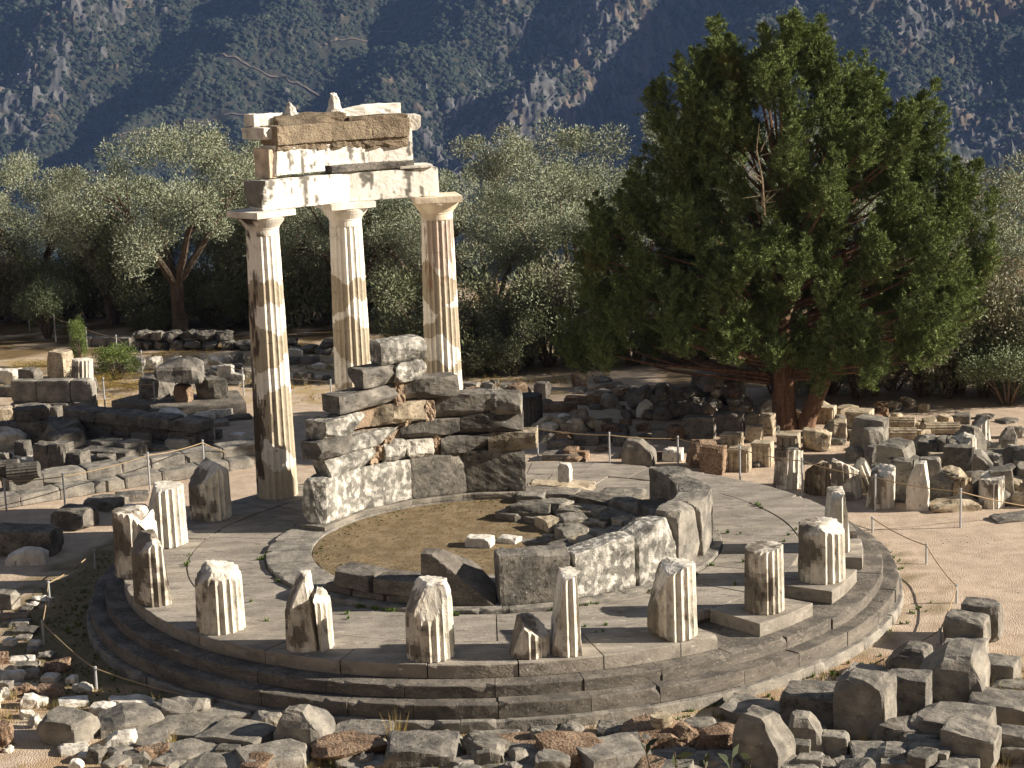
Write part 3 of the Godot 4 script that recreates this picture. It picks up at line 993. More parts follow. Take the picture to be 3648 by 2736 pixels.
func build_entablature() -> void:
	var t := thing("entablature", "broken marble lintel, frieze and cornice resting on three columns", "entablature")
	var A := 224.55
	var W := Color(1, 1, 1)
	# local +x of a beam runs towards growing angle (towards the first column), +z points outwards
	beam(t, "architrave_block", 206.65, 227.4, 6.24, 0.5, 5.93, 6.53, M["marble"], 501, W, [[Vector3(0.8, 0.2, -0.55).normalized(), 0.93], [Vector3(0.9, -0.4, 0.0).normalized(), 1.02]], 0.01, 0.3)
	beam(t, "architrave_block", 188.6, 206.55, 6.24, 0.5, 5.93, 6.53, M["marble"], 502, W * 0.98, [], 0.008, 0.3)
	beam(t, "taenia", 189.5, 196.0, 6.2, 0.62, 6.535, 6.6, M["white"], 503, W, [], 0.01, 0.4)
	# frieze: three backing slabs with a projecting foot moulding
	var fr := [[211.8, 222.9, "marble", 1.0], [202.4, 211.6, "marble", 1.0], [193.3, 202.3, "marble", 0.98]]
	var k := 0
	for b in fr:
		k += 1
		var cuts := []
		if k == 1: cuts = [[Vector3(-0.7, 0.6, -0.4).normalized(), 0.62], [Vector3(-0.6, -0.5, -0.6).normalized(), 0.66], [Vector3(0.8, 0.1, -0.6).normalized(), 0.56]]
		elif k == 2: cuts = [[Vector3(0.8, 0.3, -0.5).normalized(), 0.52]]
		beam(t, "frieze_block", b[0], b[1], 6.22, 0.46, 6.70 if k > 1 else 6.6, 7.2 + 0.06 * (k - 1), M[b[2]], 510 + k, W * b[3], cuts, 0.012, 0.25)
		if k > 1:
			beam(t, "foot_moulding", b[0], b[1] - (1.2 if k == 2 else 0.0), 6.16, 0.5, 6.54, 6.70, M["dark"], 520 + k, W * 1.1, [[Vector3(0, -0.6, -0.8).normalized(), 0.23]], 0.012, 0.6)
	beam(t, "frieze_end", 222.4, 223.9, 6.3, 0.5, 6.55, 7.15, M["marble"], 530, Color(0.7, 0.6, 0.5), [], 0.012)
	# coarse brown backing course with its joints
	var pb := [[219.5, 222.6], [210.3, 219.4], [201.6, 210.2], [193.9, 201.5]]
	for i in pb.size():
		beam(t, "backing_block", pb[i][0], pb[i][1], 6.2, 0.6, 7.2, 7.58, M["poros"], 540 + i, W * 1.05, [], 0.02, 0.3)
	for i in 3:
		beam(t, "mortar_band", 194.2 + i * 9.4, 203.5 + i * 9.4, 6.13, 0.34, 6.98 + 0.05 * i, 7.24, M["poros"], 550 + i * 7, W * 0.95, [], 0.07, 0.3)
	# cornice ends
	beam(t, "cornice_block", 220.6, 224.5, 6.45, 0.75, 7.32, 7.56, M["white"], 551, W * 1.05, [[Vector3(0.5, -0.5, -0.6).normalized(), 0.36]], 0.014, 0.4)
	beam(t, "cornice_block", 191.2, 194.4, 6.45, 0.7, 7.3, 7.62, M["white"], 552, W * 1.1, [[Vector3(-0.6, -0.7, 0.0).normalized(), 0.17]], 0.014, 0.4)
	# gutter stones and broken waterspouts on top
	beam(t, "gutter_block", 220.8, 224.0, 6.62, 0.34, 7.57, 7.82, M["white"], 553, W * 1.1, [[Vector3(-0.6, 0.7, 0.1).normalized(), 0.16]], 0.014, 0.4)
	beam(t, "gutter_block", 217.0, 221.2, 6.66, 0.2, 7.57, 7.80, M["marble"], 554, W, [[Vector3(0.8, -0.3, 0.0).normalized(), 0.2]], 0.03)
	beam(t, "gutter_block", 206.6, 217.0, 6.66, 0.16, 7.57, 7.80, M["marble"], 555, W * 0.98, [[Vector3(-0.1, 1, 0).normalized(), 0.07]], 0.03)
	beam(t, "gutter_block", 194.2, 205.8, 6.64, 0.2, 7.57, 7.86, M["marble"], 556, W * 0.95, [[Vector3(0.12, 0.95, 0.0).normalized(), 0.15]], 0.03)
	beam(t, "rubble_packing", 206.5, 219.5, 6.3, 0.55, 7.56, 7.76, M["poros"], 557, W * 0.8, [[Vector3(0.2, 0.8, -0.6).normalized(), 0.12]], 0.06, 0.4)
	beam(t, "rubble_packing", 194.2, 206.0, 6.15, 0.4, 7.57, 7.66, M["poros"], 558, W * 0.8, [], 0.04, 0.4)
	for s in [[215.6, 0.36, 0.2], [206.8, 0.5, 0.19]]:
		var sp := fluted_v(0.2, 0.07, s[1], 8, 6, [[Vector3(0.7, 0.6, 0.0).normalized(), 0.24], [Vector3(-0.6, 0.7, 0.2).normalized(), 0.28]] if s[1] < 0.4 else [[Vector3(0.5, 0.8, 0.1).normalized(), 0.42]], 0.05, int(s[0]), 0.05)
		var o := obj("waterspout", flat_mesh(sp, tint(sp, 7, W * 0.95, 0.4, 3.0)), M["white"], t)
		o.position = polar(6.52, s[0], 7.62)

# ------------------------------------------------------------------ broken column stumps round the platform
func build_stumps() -> void:
	var F := func(x: float, y: float, z: float, o: float) -> Array: return [Vector3(x, y, z).normalized(), o]
	var list := [
		[242.55, RC, 1.2, 0.42, "white", 0.55, [F.call(-0.55, 0.75, 0.35, 0.76), F.call(0.45, 0.8, -0.2, 1.0), F.call(0.9, 0.35, 0.3, 0.68)], "broken dark fluted column stump standing beside the nearest tall column"],
		[260.55, RC, 1.12, 0.43, "white", 1.0, [F.call(-0.9, 0.3, 0.2, 0.46), F.call(-0.2, 1, 0.2, 1.12)], "bright white fluted column stump with flat top and a long crack"],
		[278.55, 6.5, 1.18, 0.40, "white", 0.6, [F.call(1, 0.05, 0.1, 0.24), F.call(0.72, 0.7, 0.2, 0.86)], "split narrow column stump with a deep gap on the platform's west edge"],
		[295.5, 6.45, 1.2, 0.37, "white", 0.5, [F.call(0.9, 0.1, -0.35, 0.22), F.call(-0.5, 0.75, 0.4, 0.92), F.call(0.3, 0.9, 0.2, 1.1), F.call(-0.6, -0.2, 0.7, 0.27)], "dark lichen spotted stump fragment with smooth broken west face"],
		[314.55, RC, 1.08, 0.40, "white", 0.85, [F.call(-0.6, 0.75, 0.3, 0.86), F.call(0.6, 0.75, 0.2, 0.90), F.call(0.1, 0.8, 0.55, 0.94), F.call(0.15, 1, 0.1, 1.0)], "fluted column stump with pointed cracked top by the front steps"],
		[332.0, RC, 1.22, 0.37, "white", 0.7, [F.call(1, 0.12, 0.1, 0.15), F.call(-0.75, 0.42, 0.2, 0.6), F.call(0.25, 0.1, 0.95, 0.26), F.call(0, 1, 0, 1.17)], "column stump split down its front with a lower shoulder"],
		[350.55, RC, 1.18, 0.38, "white", 0.95, [F.call(-0.75, 0.5, 0.25, 0.68), F.call(0.8, 0.4, 0.1, 0.76), F.call(0.0, 0.35, 0.92, 0.55)], "rounded white column stump broken on its upper front, before the sloping slab"],
		[4.4, 6.32, 0.56, 0.33, "white", 0.6, [F.call(0.5, 0.8, 0.2, 0.42), F.call(-0.9, 0.3, 0.2, 0.27)], "short sloping stub of a fluted column beside the narrow pillar"],
		[9.8, RC, 1.24, 0.38, "white", 0.85, [F.call(1, 0.04, 0, 0.22), F.call(-1, 0.16, 0.1, 0.25), F.call(-0.3, 1, 0.2, 1.2)], "narrow pillar like sliver of a fluted column with three flutes"],
		[26.0, RC, 1.16, 0.40, "white", 0.62, [F.call(-0.85, 0.3, 0.1, 0.48), F.call(-0.6, -0.7, 0.3, 0.16), F.call(-0.3, 1, 0.1, 1.08)], "stout fluted stump with worn rounded foot at the ring's broken end"],
		[44.0, RC, 1.08, 0.33, "white", 0.6, [F.call(-0.1, 1, 0.1, 1.06)], "slender pitted fluted stump standing on a projecting plinth block"],
		[62.55, RC, 0.98, 0.41, "white", 0.7, [F.call(0.35, 0.9, 0.25, 0.92), F.call(-0.5, 0.7, 0.5, 0.86)], "broad fluted stump with slanted rough top on its own plinth"],
		[80.5, RC, 1.06, 0.36, "white", 0.85, [F.call(-1, 0.1, 0, 0.26), F.call(1, 0.1, 0.1, 0.2), F.call(-0.6, 0.75, 0.4, 0.86)], "tall broken sliver of column on the farthest sunny plinth"]]
	var i := 0
	for s in list:
		i += 1
		var v := fluted_v(s[3], s[3] * 0.95, s[2], 20, 14, s[6], 0.006, 600 + i * 3, 0.1, 0.015)
		var m: Material = M[s[4]]
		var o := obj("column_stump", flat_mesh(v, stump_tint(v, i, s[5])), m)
		o.position = polar(s[1], s[0], 0.001)
		tag(o, s[7], "column stump", "broken stumps round the platform")
		if i == 6 or i == 3:
			# the neighbouring split-off piece of the same stump
			var cuts2: Array = [F.call(-1, -0.05, 0, -0.17), F.call(0.55, 0.8, 0.2, 0.8)] if i == 6 else [F.call(-1, 0, -0.05, -0.27), F.call(0.7, 0.7, 0.2, 0.86)]
			var v2 := fluted_v(s[3], s[3] * 0.95, s[2] * (0.72 if i == 6 else 0.94), 20, 12, cuts2, 0.009, 690 + i, 0.1, 0.03)
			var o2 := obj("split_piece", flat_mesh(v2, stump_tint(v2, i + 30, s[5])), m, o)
			o2.position.x = 0.02

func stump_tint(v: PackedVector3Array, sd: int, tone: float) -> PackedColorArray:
	# dark tint in ragged vertical patches, denser towards the left side
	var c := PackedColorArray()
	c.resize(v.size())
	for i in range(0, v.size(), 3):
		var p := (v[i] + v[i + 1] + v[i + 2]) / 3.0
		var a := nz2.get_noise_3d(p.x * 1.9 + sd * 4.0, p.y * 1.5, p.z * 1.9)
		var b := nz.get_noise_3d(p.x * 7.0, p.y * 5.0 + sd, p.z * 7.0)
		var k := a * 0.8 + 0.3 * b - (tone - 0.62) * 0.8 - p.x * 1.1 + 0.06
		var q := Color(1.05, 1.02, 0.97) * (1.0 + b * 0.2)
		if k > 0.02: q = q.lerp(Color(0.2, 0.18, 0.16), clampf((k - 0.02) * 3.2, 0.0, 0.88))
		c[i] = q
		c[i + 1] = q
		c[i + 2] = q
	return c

# ------------------------------------------------------------------ ruins on the left
func simple_block(t: Node3D, called: String, size: Vector3, at: Vector3, turn: float, m: String, sd: int, tone := 1.0, kind := "", rough := 0.012) -> MeshInstance3D:
	var r := RandomNumberGenerator.new()
	r.seed = sd * 17
	var v := rock_v(size, make_cuts(kind, size, r) if kind != "" else [], 5, 0.025, rough, sd)
	var o := obj(called, flat_mesh(v, tint(v, sd, Color(tone, tone, tone), 0.3, 1.6)), M[m], t)
	o.position = at + UPV * size.y * 0.5
	o.rotation.y = turn
	return o

# blocks laid end to end along a line, several courses high
func course_wall(label: String, called: String, a: Vector3, b: Vector3, th: float, courses: Array, m: String, sd: int, kind := "b") -> Node3D:
	var dir := (b - a)
	var L := dir.length()
	var turn := atan2(-dir.z, dir.x)
	var t := thing(called, label, "wall", a, turn)
	var r := RandomNumberGenerator.new()
	r.seed = sd
	var y := 0.0
	var k := 0
	for c in courses:
		var x := 0.0
		while x < L - 0.05:
			var w := r.randf_range(c[1] * 0.7, c[1] * 1.3)
			if L - x - w < 0.3: w = L - x
			k += 1
			if not (c.size() > 3 and r.randf() < c[3]):
				simple_block(t, "block", Vector3(w - 0.012, c[0], th + c[2] + r.randf_range(-0.02, 0.02)), Vector3(x + w * 0.5, y, c[2] * 0.4), 0.0, m, sd * 50 + k, r.randf_range(0.8, 1.2), kind if k % 2 == 0 or kind == "r" else "", 0.018 if kind == "b" else 0.05)
			x += w
		y += c[0] + 0.004
	return t

func build_left_ruins() -> void:
	# pedestal with boulders
	var g := Vector3(0, G0, 0)
	var t := thing("pedestal", "low angled grey pedestal carrying boulders beside the rope", "pedestal", Vector3(-8.2, G0, -17.6))
	simple_block(t, "slab", Vector3(2.5, 0.38, 1.9), Vector3(0.3, 0, 0.15), deg_to_rad(14.0), "step", 701, 1.0)
	simple_block(t, "slab", Vector3(1.9, 0.37, 1.3), Vector3(-0.9, 0, -0.2), deg_to_rad(-36.0), "step", 702, 1.0)
	simple_block(t, "foot_slab", Vector3(2.3, 0.09, 0.5), Vector3(0.75, 0, 1.25), deg_to_rad(14.0), "step", 703, 0.9)
	var cap := stone_mesh("r", Vector3(1.25, 0.62, 1.0), 705, Color(0.95, 0.95, 0.95), 0.4)
	var co := obj("boulder", cap, M["dark"])
	co.position = Vector3(-8.25, 0.09, -17.4)
	tag(co, "lichen spotted boulder lying across the pedestal's stones", "boulder")
	course_wall("long low wall of dark coursed blocks with slab coping, left ruins", "treasury_wall", Vector3(-10.6, G0, -14.6), Vector3(-6.9, G0, -12.3), 0.55, [[0.3, 0.6, 0.0], [0.3, 0.7, 0.0], [0.28, 1.3, 0.12]], "dark", 71)
	course_wall("wall of upright grey slabs leading to the fluted drum", "slab_wall", Vector3(-13.0, G0, -18.3), Vector3(-10.7, G0, -18.0), 0.4, [[0.35, 0.8, 0.05], [0.6, 0.95, 0.0]], "grey", 72)
	course_wall("dark coursed wall corner at the picture's left edge", "corner_wall", Vector3(-13.6, G0, -13.6), Vector3(-11.3, G0, -14.6), 0.5, [[0.32, 0.6, 0.05], [0.3, 0.6, 0.0], [0.3, 0.6, 0.0, 0.3]], "dark", 73)
	course_wall("long stepped foundation of worn blocks along the rope", "stepped_foundation", Vector3(-11.2, G0, -7.7), Vector3(-5.75, G0, -10.9), 0.5, [[0.26, 0.75, 0.06]], "grey", 74)
	course_wall("upper course of the stepped foundation, flat worn slabs", "foundation_course", Vector3(-11.0, G0, -8.5), Vector3(-5.6, G0, -11.5), 0.75, [[0.2, 0.8, 0.0], [0.28, 0.9, -0.1]], "grey", 75)
	course_wall("tan block course at the far left before the marble stones", "tan_course", Vector3(-14.0, G0, -16.9), Vector3(-12.2, G0, -17.2), 0.5, [[0.45, 0.8, 0.05]], "tan", 76)
	course_wall("rough dark retaining wall of boulders below the olives", "retaining_wall", Vector3(-11.4, G0, -28.4), Vector3(-7.3, G0, -27.6), 0.6, [[0.3, 0.45, 0.05], [0.28, 0.5, 0.0, 0.1]], "dark", 77, "r")
	course_wall("low rubble wall behind the nearest tall column", "rubble_wall", Vector3(-7.0, G0, -27.0), Vector3(-4.6, G0, -26.0), 0.6, [[0.25, 0.5, 0.05], [0.2, 0.5, 0.0, 0.4]], "dark", 78, "r")
	course_wall("weathered low wall under the left olive trunks", "terrace_wall", Vector3(-13.4, G0, -29.6), Vector3(-11.5, G0, -29.0), 0.5, [[0.3, 0.6, 0.05]], "grey", 79)
	t = thing("stone_altar", "tall box shaped stone chest with overhanging lid left of the cypress trunk", "stone chest", Vector3(6.15, G0, -16.3), deg_to_rad(-24.0))
	simple_block(t, "body", Vector3(1.15, 0.62, 0.7), Vector3.ZERO, 0.0, "tan", 720, 0.7)
	simple_block(t, "lid", Vector3(1.3, 0.2, 0.82), Vector3(0, 0.622, 0), 0.0, "dark", 721, 1.1)
	# small moulded drum left standing on the brown boulder before the steps
	t = thing("moulded_drum", "small pale round moulded drum on a brown boulder below the steps", "drum", Vector3(2.34, -0.53, 8.3))
	for q in [["lower_disc", 0.15, 0.165, 0.0, 0.11], ["upper_disc", 0.16, 0.155, 0.125, 0.06]]:
		var dv := fluted_v(q[1], q[2], q[4], 9, 2, [], 0.006, 730, 0.0)
		var dd := obj(q[0], flat_mesh(dv, tint(dv, 3, Color(0.85, 0.84, 0.8), 0.3)), M["tan"], t)
		dd.position.y = q[3]
	var nk := fluted_v(0.135, 0.135, 0.02, 9, 1, [], 0.002, 731, 0.0)
	obj("neck", flat_mesh(nk, tint(nk, 3, Color(0.7, 0.68, 0.62), 0.2)), M["tan"], t).position.y = 0.108
	# fluted drum, dark drum, lying columns
	var v := fluted_v(0.31, 0.29, 1.3, 18, 8, [], 0.012, 711, 0.1)
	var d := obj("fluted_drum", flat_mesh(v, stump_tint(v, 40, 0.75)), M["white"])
	d.position = Vector3(-11.3, G0, -19.2)
	d.rotation = Vector3(0.0, 0, -0.06)
	tag(d, "leaning white fluted drum with hollow top among the left ruins", "column drum")
	v = fluted_v(0.33, 0.33, 0.8, 20, 6, [], 0.006, 712, 0.07)
	d = obj("dark_drum", flat_mesh(v, tint(v, 5, Color(0.35, 0.35, 0.37), 0.3)), M["grey"])
	d.position = Vector3(1.05, G0, -14.3)
	tag(d, "dark fluted drum standing just right of the rear wall", "column drum")
	for s in [[-11.35, -9.0, 0.95, 0.1], [-10.6, -8.75, 0.7, 0.05]]:
		v = fluted_v(0.2, 0.19, s[2], 18, 4, [], 0.008, 713 + int(s[2] * 10), 0.08)
		d = obj("lying_column", flat_mesh(v, tint(v, 6, Color(0.7, 0.7, 0.7), 0.4)), M["dark"])
		d.rotation = Vector3(0.1, 0, deg_to_rad(-86.0))
		d.position = Vector3(s[0] - 0.3, G0 + 0.62, s[1] + 0.3)
		tag(d, "longer dark ribbed column piece lying on a block at the left edge" if s[2] > 0.8 else "shorter dark ribbed column piece lying behind the rope post", "column piece", "dark ribbed column pieces")

# ------------------------------------------------------------------ heaps of small rubble
func build_mounds() -> void:
	var r := RandomNumberGenerator.new()
	var sets := [[Vector3(2.0, G0, -13.0), Vector3(0.85, 0.5, 0.6), 34, "CH", "tan", 0.16], [Vector3(4.6, G0, -15.2), Vector3(1.35, 0.62, 0.9), 70, "DH", "dark", 0.19], [Vector3(5.9, G0, -15.7), Vector3(1.0, 0.7, 0.7), 40, "DH", "grey", 0.18]]
	var k := 0
	var variants := []
	for i in 8:
		variants.append(stone_mesh("r", Vector3(1.0, 0.7, 0.8), 800 + i, Color(1, 1, 1) * (0.8 + 0.07 * i), 0.2))
	for s in sets:
		r.seed = 900 + int(s[2])
		for i in int(s[2]):
			k += 1
			var a := r.randf() * TAU
			var q := sqrt(r.randf())
			var y: float = s[1].y * (1.0 - q * q) * r.randf_range(0.55, 1.0)
			var sz: float = s[5] * r.randf_range(0.8, 1.9)
			var m: String = s[4]
			if r.randf() < 0.25: m = ["grey", "brown", "tan", "white"][r.randi() % 4]
			var o := obj("heap_stone", variants[r.randi() % 8], M[m])
			o.scale = Vector3.ONE * sz * 1.5
			o.position = s[0] + Vector3(cos(a) * q * s[1].x, y - 0.03, sin(a) * q * s[1].z)
			o.rotation = Vector3(r.randf_range(-0.4, 0.4), r.randf() * TAU, r.randf_range(-0.4, 0.4))
			var look: String = {"grey": "grey", "dark": "dark grey", "brown": "brown", "tan": "tan", "white": "whitish"}[m]
			var where: String = ("small %s stone in the low heap right of the rear wall" if s[3] == "CH" else "small %s stone in the " + ("left" if s[4] == "dark" else "right") + " half of the big heap below the cypress") % look
			tag(o, where, "stone", "stones of the small heap" if s[3] == "CH" else "stones of the big heap")

# ------------------------------------------------------------------ loose stones
const STONES := [
	["b","g","FL",-6.54,-0.83,7.03,0.72,0.40,0.65,25],["p","g","FC",-5.68,-0.83,6.55,0.75,0.20,0.68,-20],["s","g","FC",-4.75,-0.83,6.97,0.87,0.12,0.69,15],
	["r","g","FC",-4.93,-0.83,6.18,0.69,0.22,0.55,0],["s","g","FC",-4.40,-0.83,6.33,0.85,0.11,0.51,-10],["b","g","FC",-3.90,-0.83,7.47,0.81,0.18,0.65,28],
	["r","g","FC",-3.53,-0.83,6.90,0.39,0.20,0.35,20],["p","g","FC",-2.91,-0.83,7.64,0.60,0.49,0.48,35],["s","g","FC",-5.30,-0.83,7.36,0.74,0.12,0.59,30],
	["p","w","FC",-5.64,-0.83,7.57,0.36,0.23,0.21,10],["s","g","FC",-4.61,-0.83,7.95,0.65,0.12,0.58,-25],["s","g","FC",-3.98,-0.83,8.33,0.93,0.12,0.74,10],
	["s","g","FC",-3.25,-0.83,8.46,0.82,0.20,0.65,-20],["r","b","FC",-2.21,-0.83,8.21,0.88,0.26,0.70,5],["b","w","FL",-6.23,-0.83,5.87,0.35,0.14,0.31,10],
	["b","w","FL",-6.77,-0.83,5.45,0.47,0.09,0.37,-15],["r","w","FL",-5.82,-0.83,5.56,0.71,0.12,0.50,5],["p","w","FL",-6.99,-0.83,4.45,0.21,0.14,0.19,5],
	["r","w","FL",-6.73,-0.83,4.87,0.31,0.15,0.25,20],["r","b","FL",-7.23,-0.83,4.97,0.43,0.19,0.39,0],["p","w","FL",-7.45,-0.83,5.47,0.31,0.19,0.25,15],
	["r","w","FL",-7.39,-0.83,5.98,0.26,0.12,0.21,0],["r","w","FL",-7.17,-0.83,6.42,0.21,0.19,0.16,30],["r","b","FL",-7.68,-0.83,4.86,0.35,0.14,0.28,0],
	["b","g","FL",-8.04,-0.83,4.54,0.21,0.12,0.17,20],["r","w","FL",-7.94,-0.83,5.12,0.22,0.21,0.18,0],["b","w","FL",-7.98,-0.83,4.18,0.34,0.16,0.24,-30],
	["r","g","FL",-7.75,-0.83,4.08,0.31,0.17,0.24,0],["b","w","FL",-7.37,-0.83,4.29,0.26,0.12,0.24,15],["r","b","FL",-7.37,-0.83,3.76,0.46,0.17,0.37,0],
	["b","g","FL",-7.91,-0.83,3.61,0.42,0.11,0.25,5],["b","w","FL",-8.07,-0.83,3.24,0.42,0.09,0.25,-5],["r","g","FL",-7.70,-0.83,3.06,0.30,0.10,0.24,0],
	["s","g","FL",-7.97,-0.83,2.79,0.24,0.11,0.19,10],["b","w","FL",-8.03,-0.83,2.40,0.21,0.11,0.17,20],["b","w","FL",-8.48,-0.83,2.30,0.22,0.13,0.17,25],
	["r","b","FL",-8.37,-0.83,3.36,0.21,0.25,0.19,0],["s","g","FL",-8.31,-0.83,1.97,0.29,0.07,0.23,5],["b","k","FL",-8.36,-0.83,1.62,0.42,0.10,0.34,5],
	["s","g","FL",-8.58,-0.83,1.13,0.37,0.09,0.30,0],["p","g","FL",-8.82,-0.83,1.07,0.19,0.08,0.16,0],["b","b","FL",-8.73,-0.83,0.70,0.45,0.08,0.31,0],
	["r","k","FL",-8.64,-0.83,0.27,0.31,0.09,0.25,0],["r","w","FL",-8.58,-0.83,0.06,0.26,0.10,0.21,0],["r","w","FL",-8.49,-0.83,-0.33,0.37,0.09,0.30,10],
	["b","g","FL",-9.06,-0.83,-0.00,0.40,0.31,0.32,20],["r","b","FL",-7.48,-0.83,7.24,0.32,0.43,0.29,0],["s","w","FL",-6.36,-0.83,7.54,0.43,0.10,0.35,-20],
	["b","w","FL",-6.04,-0.83,7.80,0.35,0.08,0.28,15],["p","w","FL",-6.19,-0.83,8.23,0.20,0.14,0.16,0],["b","k","LM",-9.50,-0.83,-3.76,1.35,0.56,0.68,12],
	["p","w","LM",-9.32,-0.83,-2.95,0.80,0.34,0.40,-10],["b","k","FC",-2.04,-0.83,7.43,0.69,0.14,0.55,8],["b","k","FC",-1.14,-0.83,8.64,0.82,0.30,0.66,5],
	["b","g","FC",-0.08,-0.83,7.85,0.58,0.10,0.35,3],["b","b","FC",0.14,-0.83,8.24,0.94,0.11,0.66,-4],["s","g","FC",0.28,-0.83,8.77,0.92,0.12,0.73,12],
	["r","b","FC",1.08,-0.83,8.70,0.84,0.28,0.59,0],["b","g","FC",1.56,-0.83,8.90,0.74,0.23,0.67,-22],["r","b","FC",2.30,-0.83,8.29,0.89,0.29,0.71,0],
	["p","g","FC",1.07,-0.83,7.62,0.28,0.12,0.22,25],["r","g","FC",0.61,-0.83,7.69,0.41,0.10,0.33,0],["b","k","FC",1.70,-0.83,7.80,0.44,0.14,0.36,10],
	["b","g","FC",2.26,-0.83,9.02,0.36,0.15,0.29,20],["s","g","FC",2.35,-0.83,9.24,0.54,0.10,0.43,0],["s","g","FC",-2.02,-0.83,8.65,0.57,0.10,0.51,-12],
	["s","g","FR",3.00,-0.83,7.71,0.43,0.12,0.34,5],["r","b","FR",3.14,-0.83,8.47,0.64,0.28,0.52,0],["s","g","FR",3.93,-0.83,7.28,0.89,0.16,0.71,25],
	["b","k","FR",4.71,-0.83,7.56,0.72,0.43,0.65,22],["s","g","FR",5.91,-0.83,5.77,0.66,0.11,0.59,20],["p","g","FR",3.70,-0.83,9.23,0.59,0.64,0.41,28],
	["p","g","FR",4.37,-0.83,8.79,0.42,0.47,0.34,25],["b","g","FR",5.33,-0.83,8.20,0.63,0.75,0.44,30],["b","k","FR",6.09,-0.83,7.58,0.50,0.58,0.40,24],
	["p","k","FR",6.53,-0.83,5.62,0.57,0.40,0.46,10],["p","g","FR",6.91,-0.83,6.87,0.83,0.66,0.75,30],["b","g","FR",7.76,-0.83,4.32,0.54,0.43,0.43,28],
	["b","k","FR",8.11,-0.83,3.90,0.51,0.49,0.40,25],["b","g","FR",7.61,-0.83,4.84,0.52,0.21,0.47,26],["b","g","FR",7.84,-0.83,5.99,0.50,0.27,0.45,28],
	["b","g","FR",6.54,-0.83,8.54,0.83,0.36,0.75,27],["b","g","FR",7.44,-0.83,7.73,0.71,0.28,0.63,25],["s","g","FR",7.92,-0.83,6.53,0.48,0.11,0.38,25],
	["b","g","FR",6.58,-0.83,9.45,0.60,0.46,0.48,25],["b","g","FR",7.22,-0.83,9.20,0.46,0.32,0.37,22],["r","k","FR",5.78,-0.83,8.62,0.66,0.32,0.53,0],
	["b","g","FR",4.77,-0.83,8.90,0.30,0.27,0.24,18],["r","g","FR",4.03,-0.83,9.40,0.43,0.18,0.35,0],["r","g","FR",4.43,-0.83,9.45,0.41,0.17,0.33,0],
	["r","g","FR",4.89,-0.83,9.46,0.52,0.11,0.41,0],["s","g","FR",5.31,-0.83,8.95,0.44,0.07,0.35,0],["p","g","FR",5.43,-0.83,9.46,0.44,0.26,0.35,30],
	["b","g","FR",5.97,-0.83,9.48,0.53,0.27,0.42,28],["r","b","FR",2.69,-0.83,8.54,0.29,0.35,0.23,0],["s","g","FR",2.97,-0.83,9.19,0.58,0.16,0.46,10],
	["s","k","LM",-10.64,-0.83,-14.90,1.15,0.23,0.92,-8],["b","k","LM",-11.19,-0.83,-11.31,0.37,0.74,0.29,20],["b","k","LM",-10.57,-0.83,-10.76,0.42,0.81,0.34,20],
	["b","k","LM",-10.10,-0.83,-10.43,0.45,0.89,0.45,22],["b","k","LM",-9.73,-0.83,-10.37,0.48,0.65,0.43,24],["b","k","LM",-9.16,-0.83,-11.88,1.36,0.37,0.95,24],
	["b","k","LM",-9.20,-0.83,-11.00,0.44,0.39,0.35,10],["b","k","LM",-8.14,-0.83,-12.35,0.64,0.28,0.51,5],["b","k","LM",-7.27,-0.83,-12.22,0.32,0.52,0.29,25],
	["b","w","LM",-7.01,-0.83,-12.67,0.30,0.57,0.27,25],["b","w","LM",-6.31,-0.83,-13.45,0.37,0.28,0.33,22],["b","k","LM",-6.92,-0.83,-14.10,0.23,0.25,0.21,15],
	["b","k","LM",-12.16,-0.83,-17.02,0.78,0.50,0.54,18],["b","k","LM",-11.54,-0.83,-16.81,0.25,0.48,0.30,18],["b","t","LB",-12.76,-0.83,-23.51,0.61,0.86,0.55,25],
	["r","w","LB",-14.21,-0.83,-23.11,0.69,0.43,0.55,0],["b","k","LB",-13.23,-0.83,-21.53,0.54,0.70,0.44,22],["b","k","LB",-13.76,-0.83,-21.18,0.58,0.28,0.47,20],
	["r","w","LB",-12.88,-0.83,-21.86,0.58,0.27,0.47,0],["s","k","LB",-12.80,-0.83,-21.16,0.45,0.15,0.36,15],["b","k","LB",-12.32,-0.83,-21.33,0.36,0.34,0.29,0],
	["b","k","LM",-8.53,-0.83,-7.28,0.82,0.25,0.65,18],["b","k","LM",-8.92,-0.83,-5.79,0.81,0.42,0.65,20],["s","k","LM",-8.06,-0.83,-7.97,0.71,0.17,0.57,-14],
	["b","w","LM",-7.85,-0.83,-6.94,0.49,0.13,0.39,8],["r","w","LM",-10.36,-0.83,-9.73,0.32,0.17,0.26,0],["b","k","LM",-10.63,-0.83,-8.50,1.02,0.25,0.61,6],
	["b","k","LM",-11.66,-0.83,-11.22,0.33,0.50,0.27,20],["r","g","LB",-11.37,-0.83,-21.25,0.31,0.41,0.25,0],["r","k","LX",-9.10,-0.45,-18.22,0.84,0.56,0.76,0],
	["r","k","LX",-7.56,-0.45,-17.74,0.92,0.56,0.82,0],["b","b","LX",-8.20,-0.45,-17.29,0.43,0.47,0.35,18],["r","w","LB",-10.52,-0.83,-24.25,0.37,0.45,0.30,0],
	["r","w","LB",-10.14,-0.83,-24.49,0.54,0.39,0.43,0],["p","w","LB",-10.96,-0.83,-24.96,0.28,0.33,0.23,0],["r","w","LB",-8.98,-0.83,-25.50,0.36,0.18,0.29,0],
	["r","w","LB",-8.44,-0.83,-25.19,0.66,0.22,0.46,0],["p","w","LB",-8.02,-0.83,-25.29,0.33,0.25,0.27,0],["r","k","LB",-7.57,-0.83,-25.10,0.43,0.31,0.34,0],
	["r","k","LB",-8.19,-0.83,-23.03,0.37,0.19,0.29,0],["b","w","LB",-7.69,-0.83,-22.48,0.42,0.42,0.34,10],["b","w","LB",-7.29,-0.83,-22.16,0.39,0.21,0.31,15],
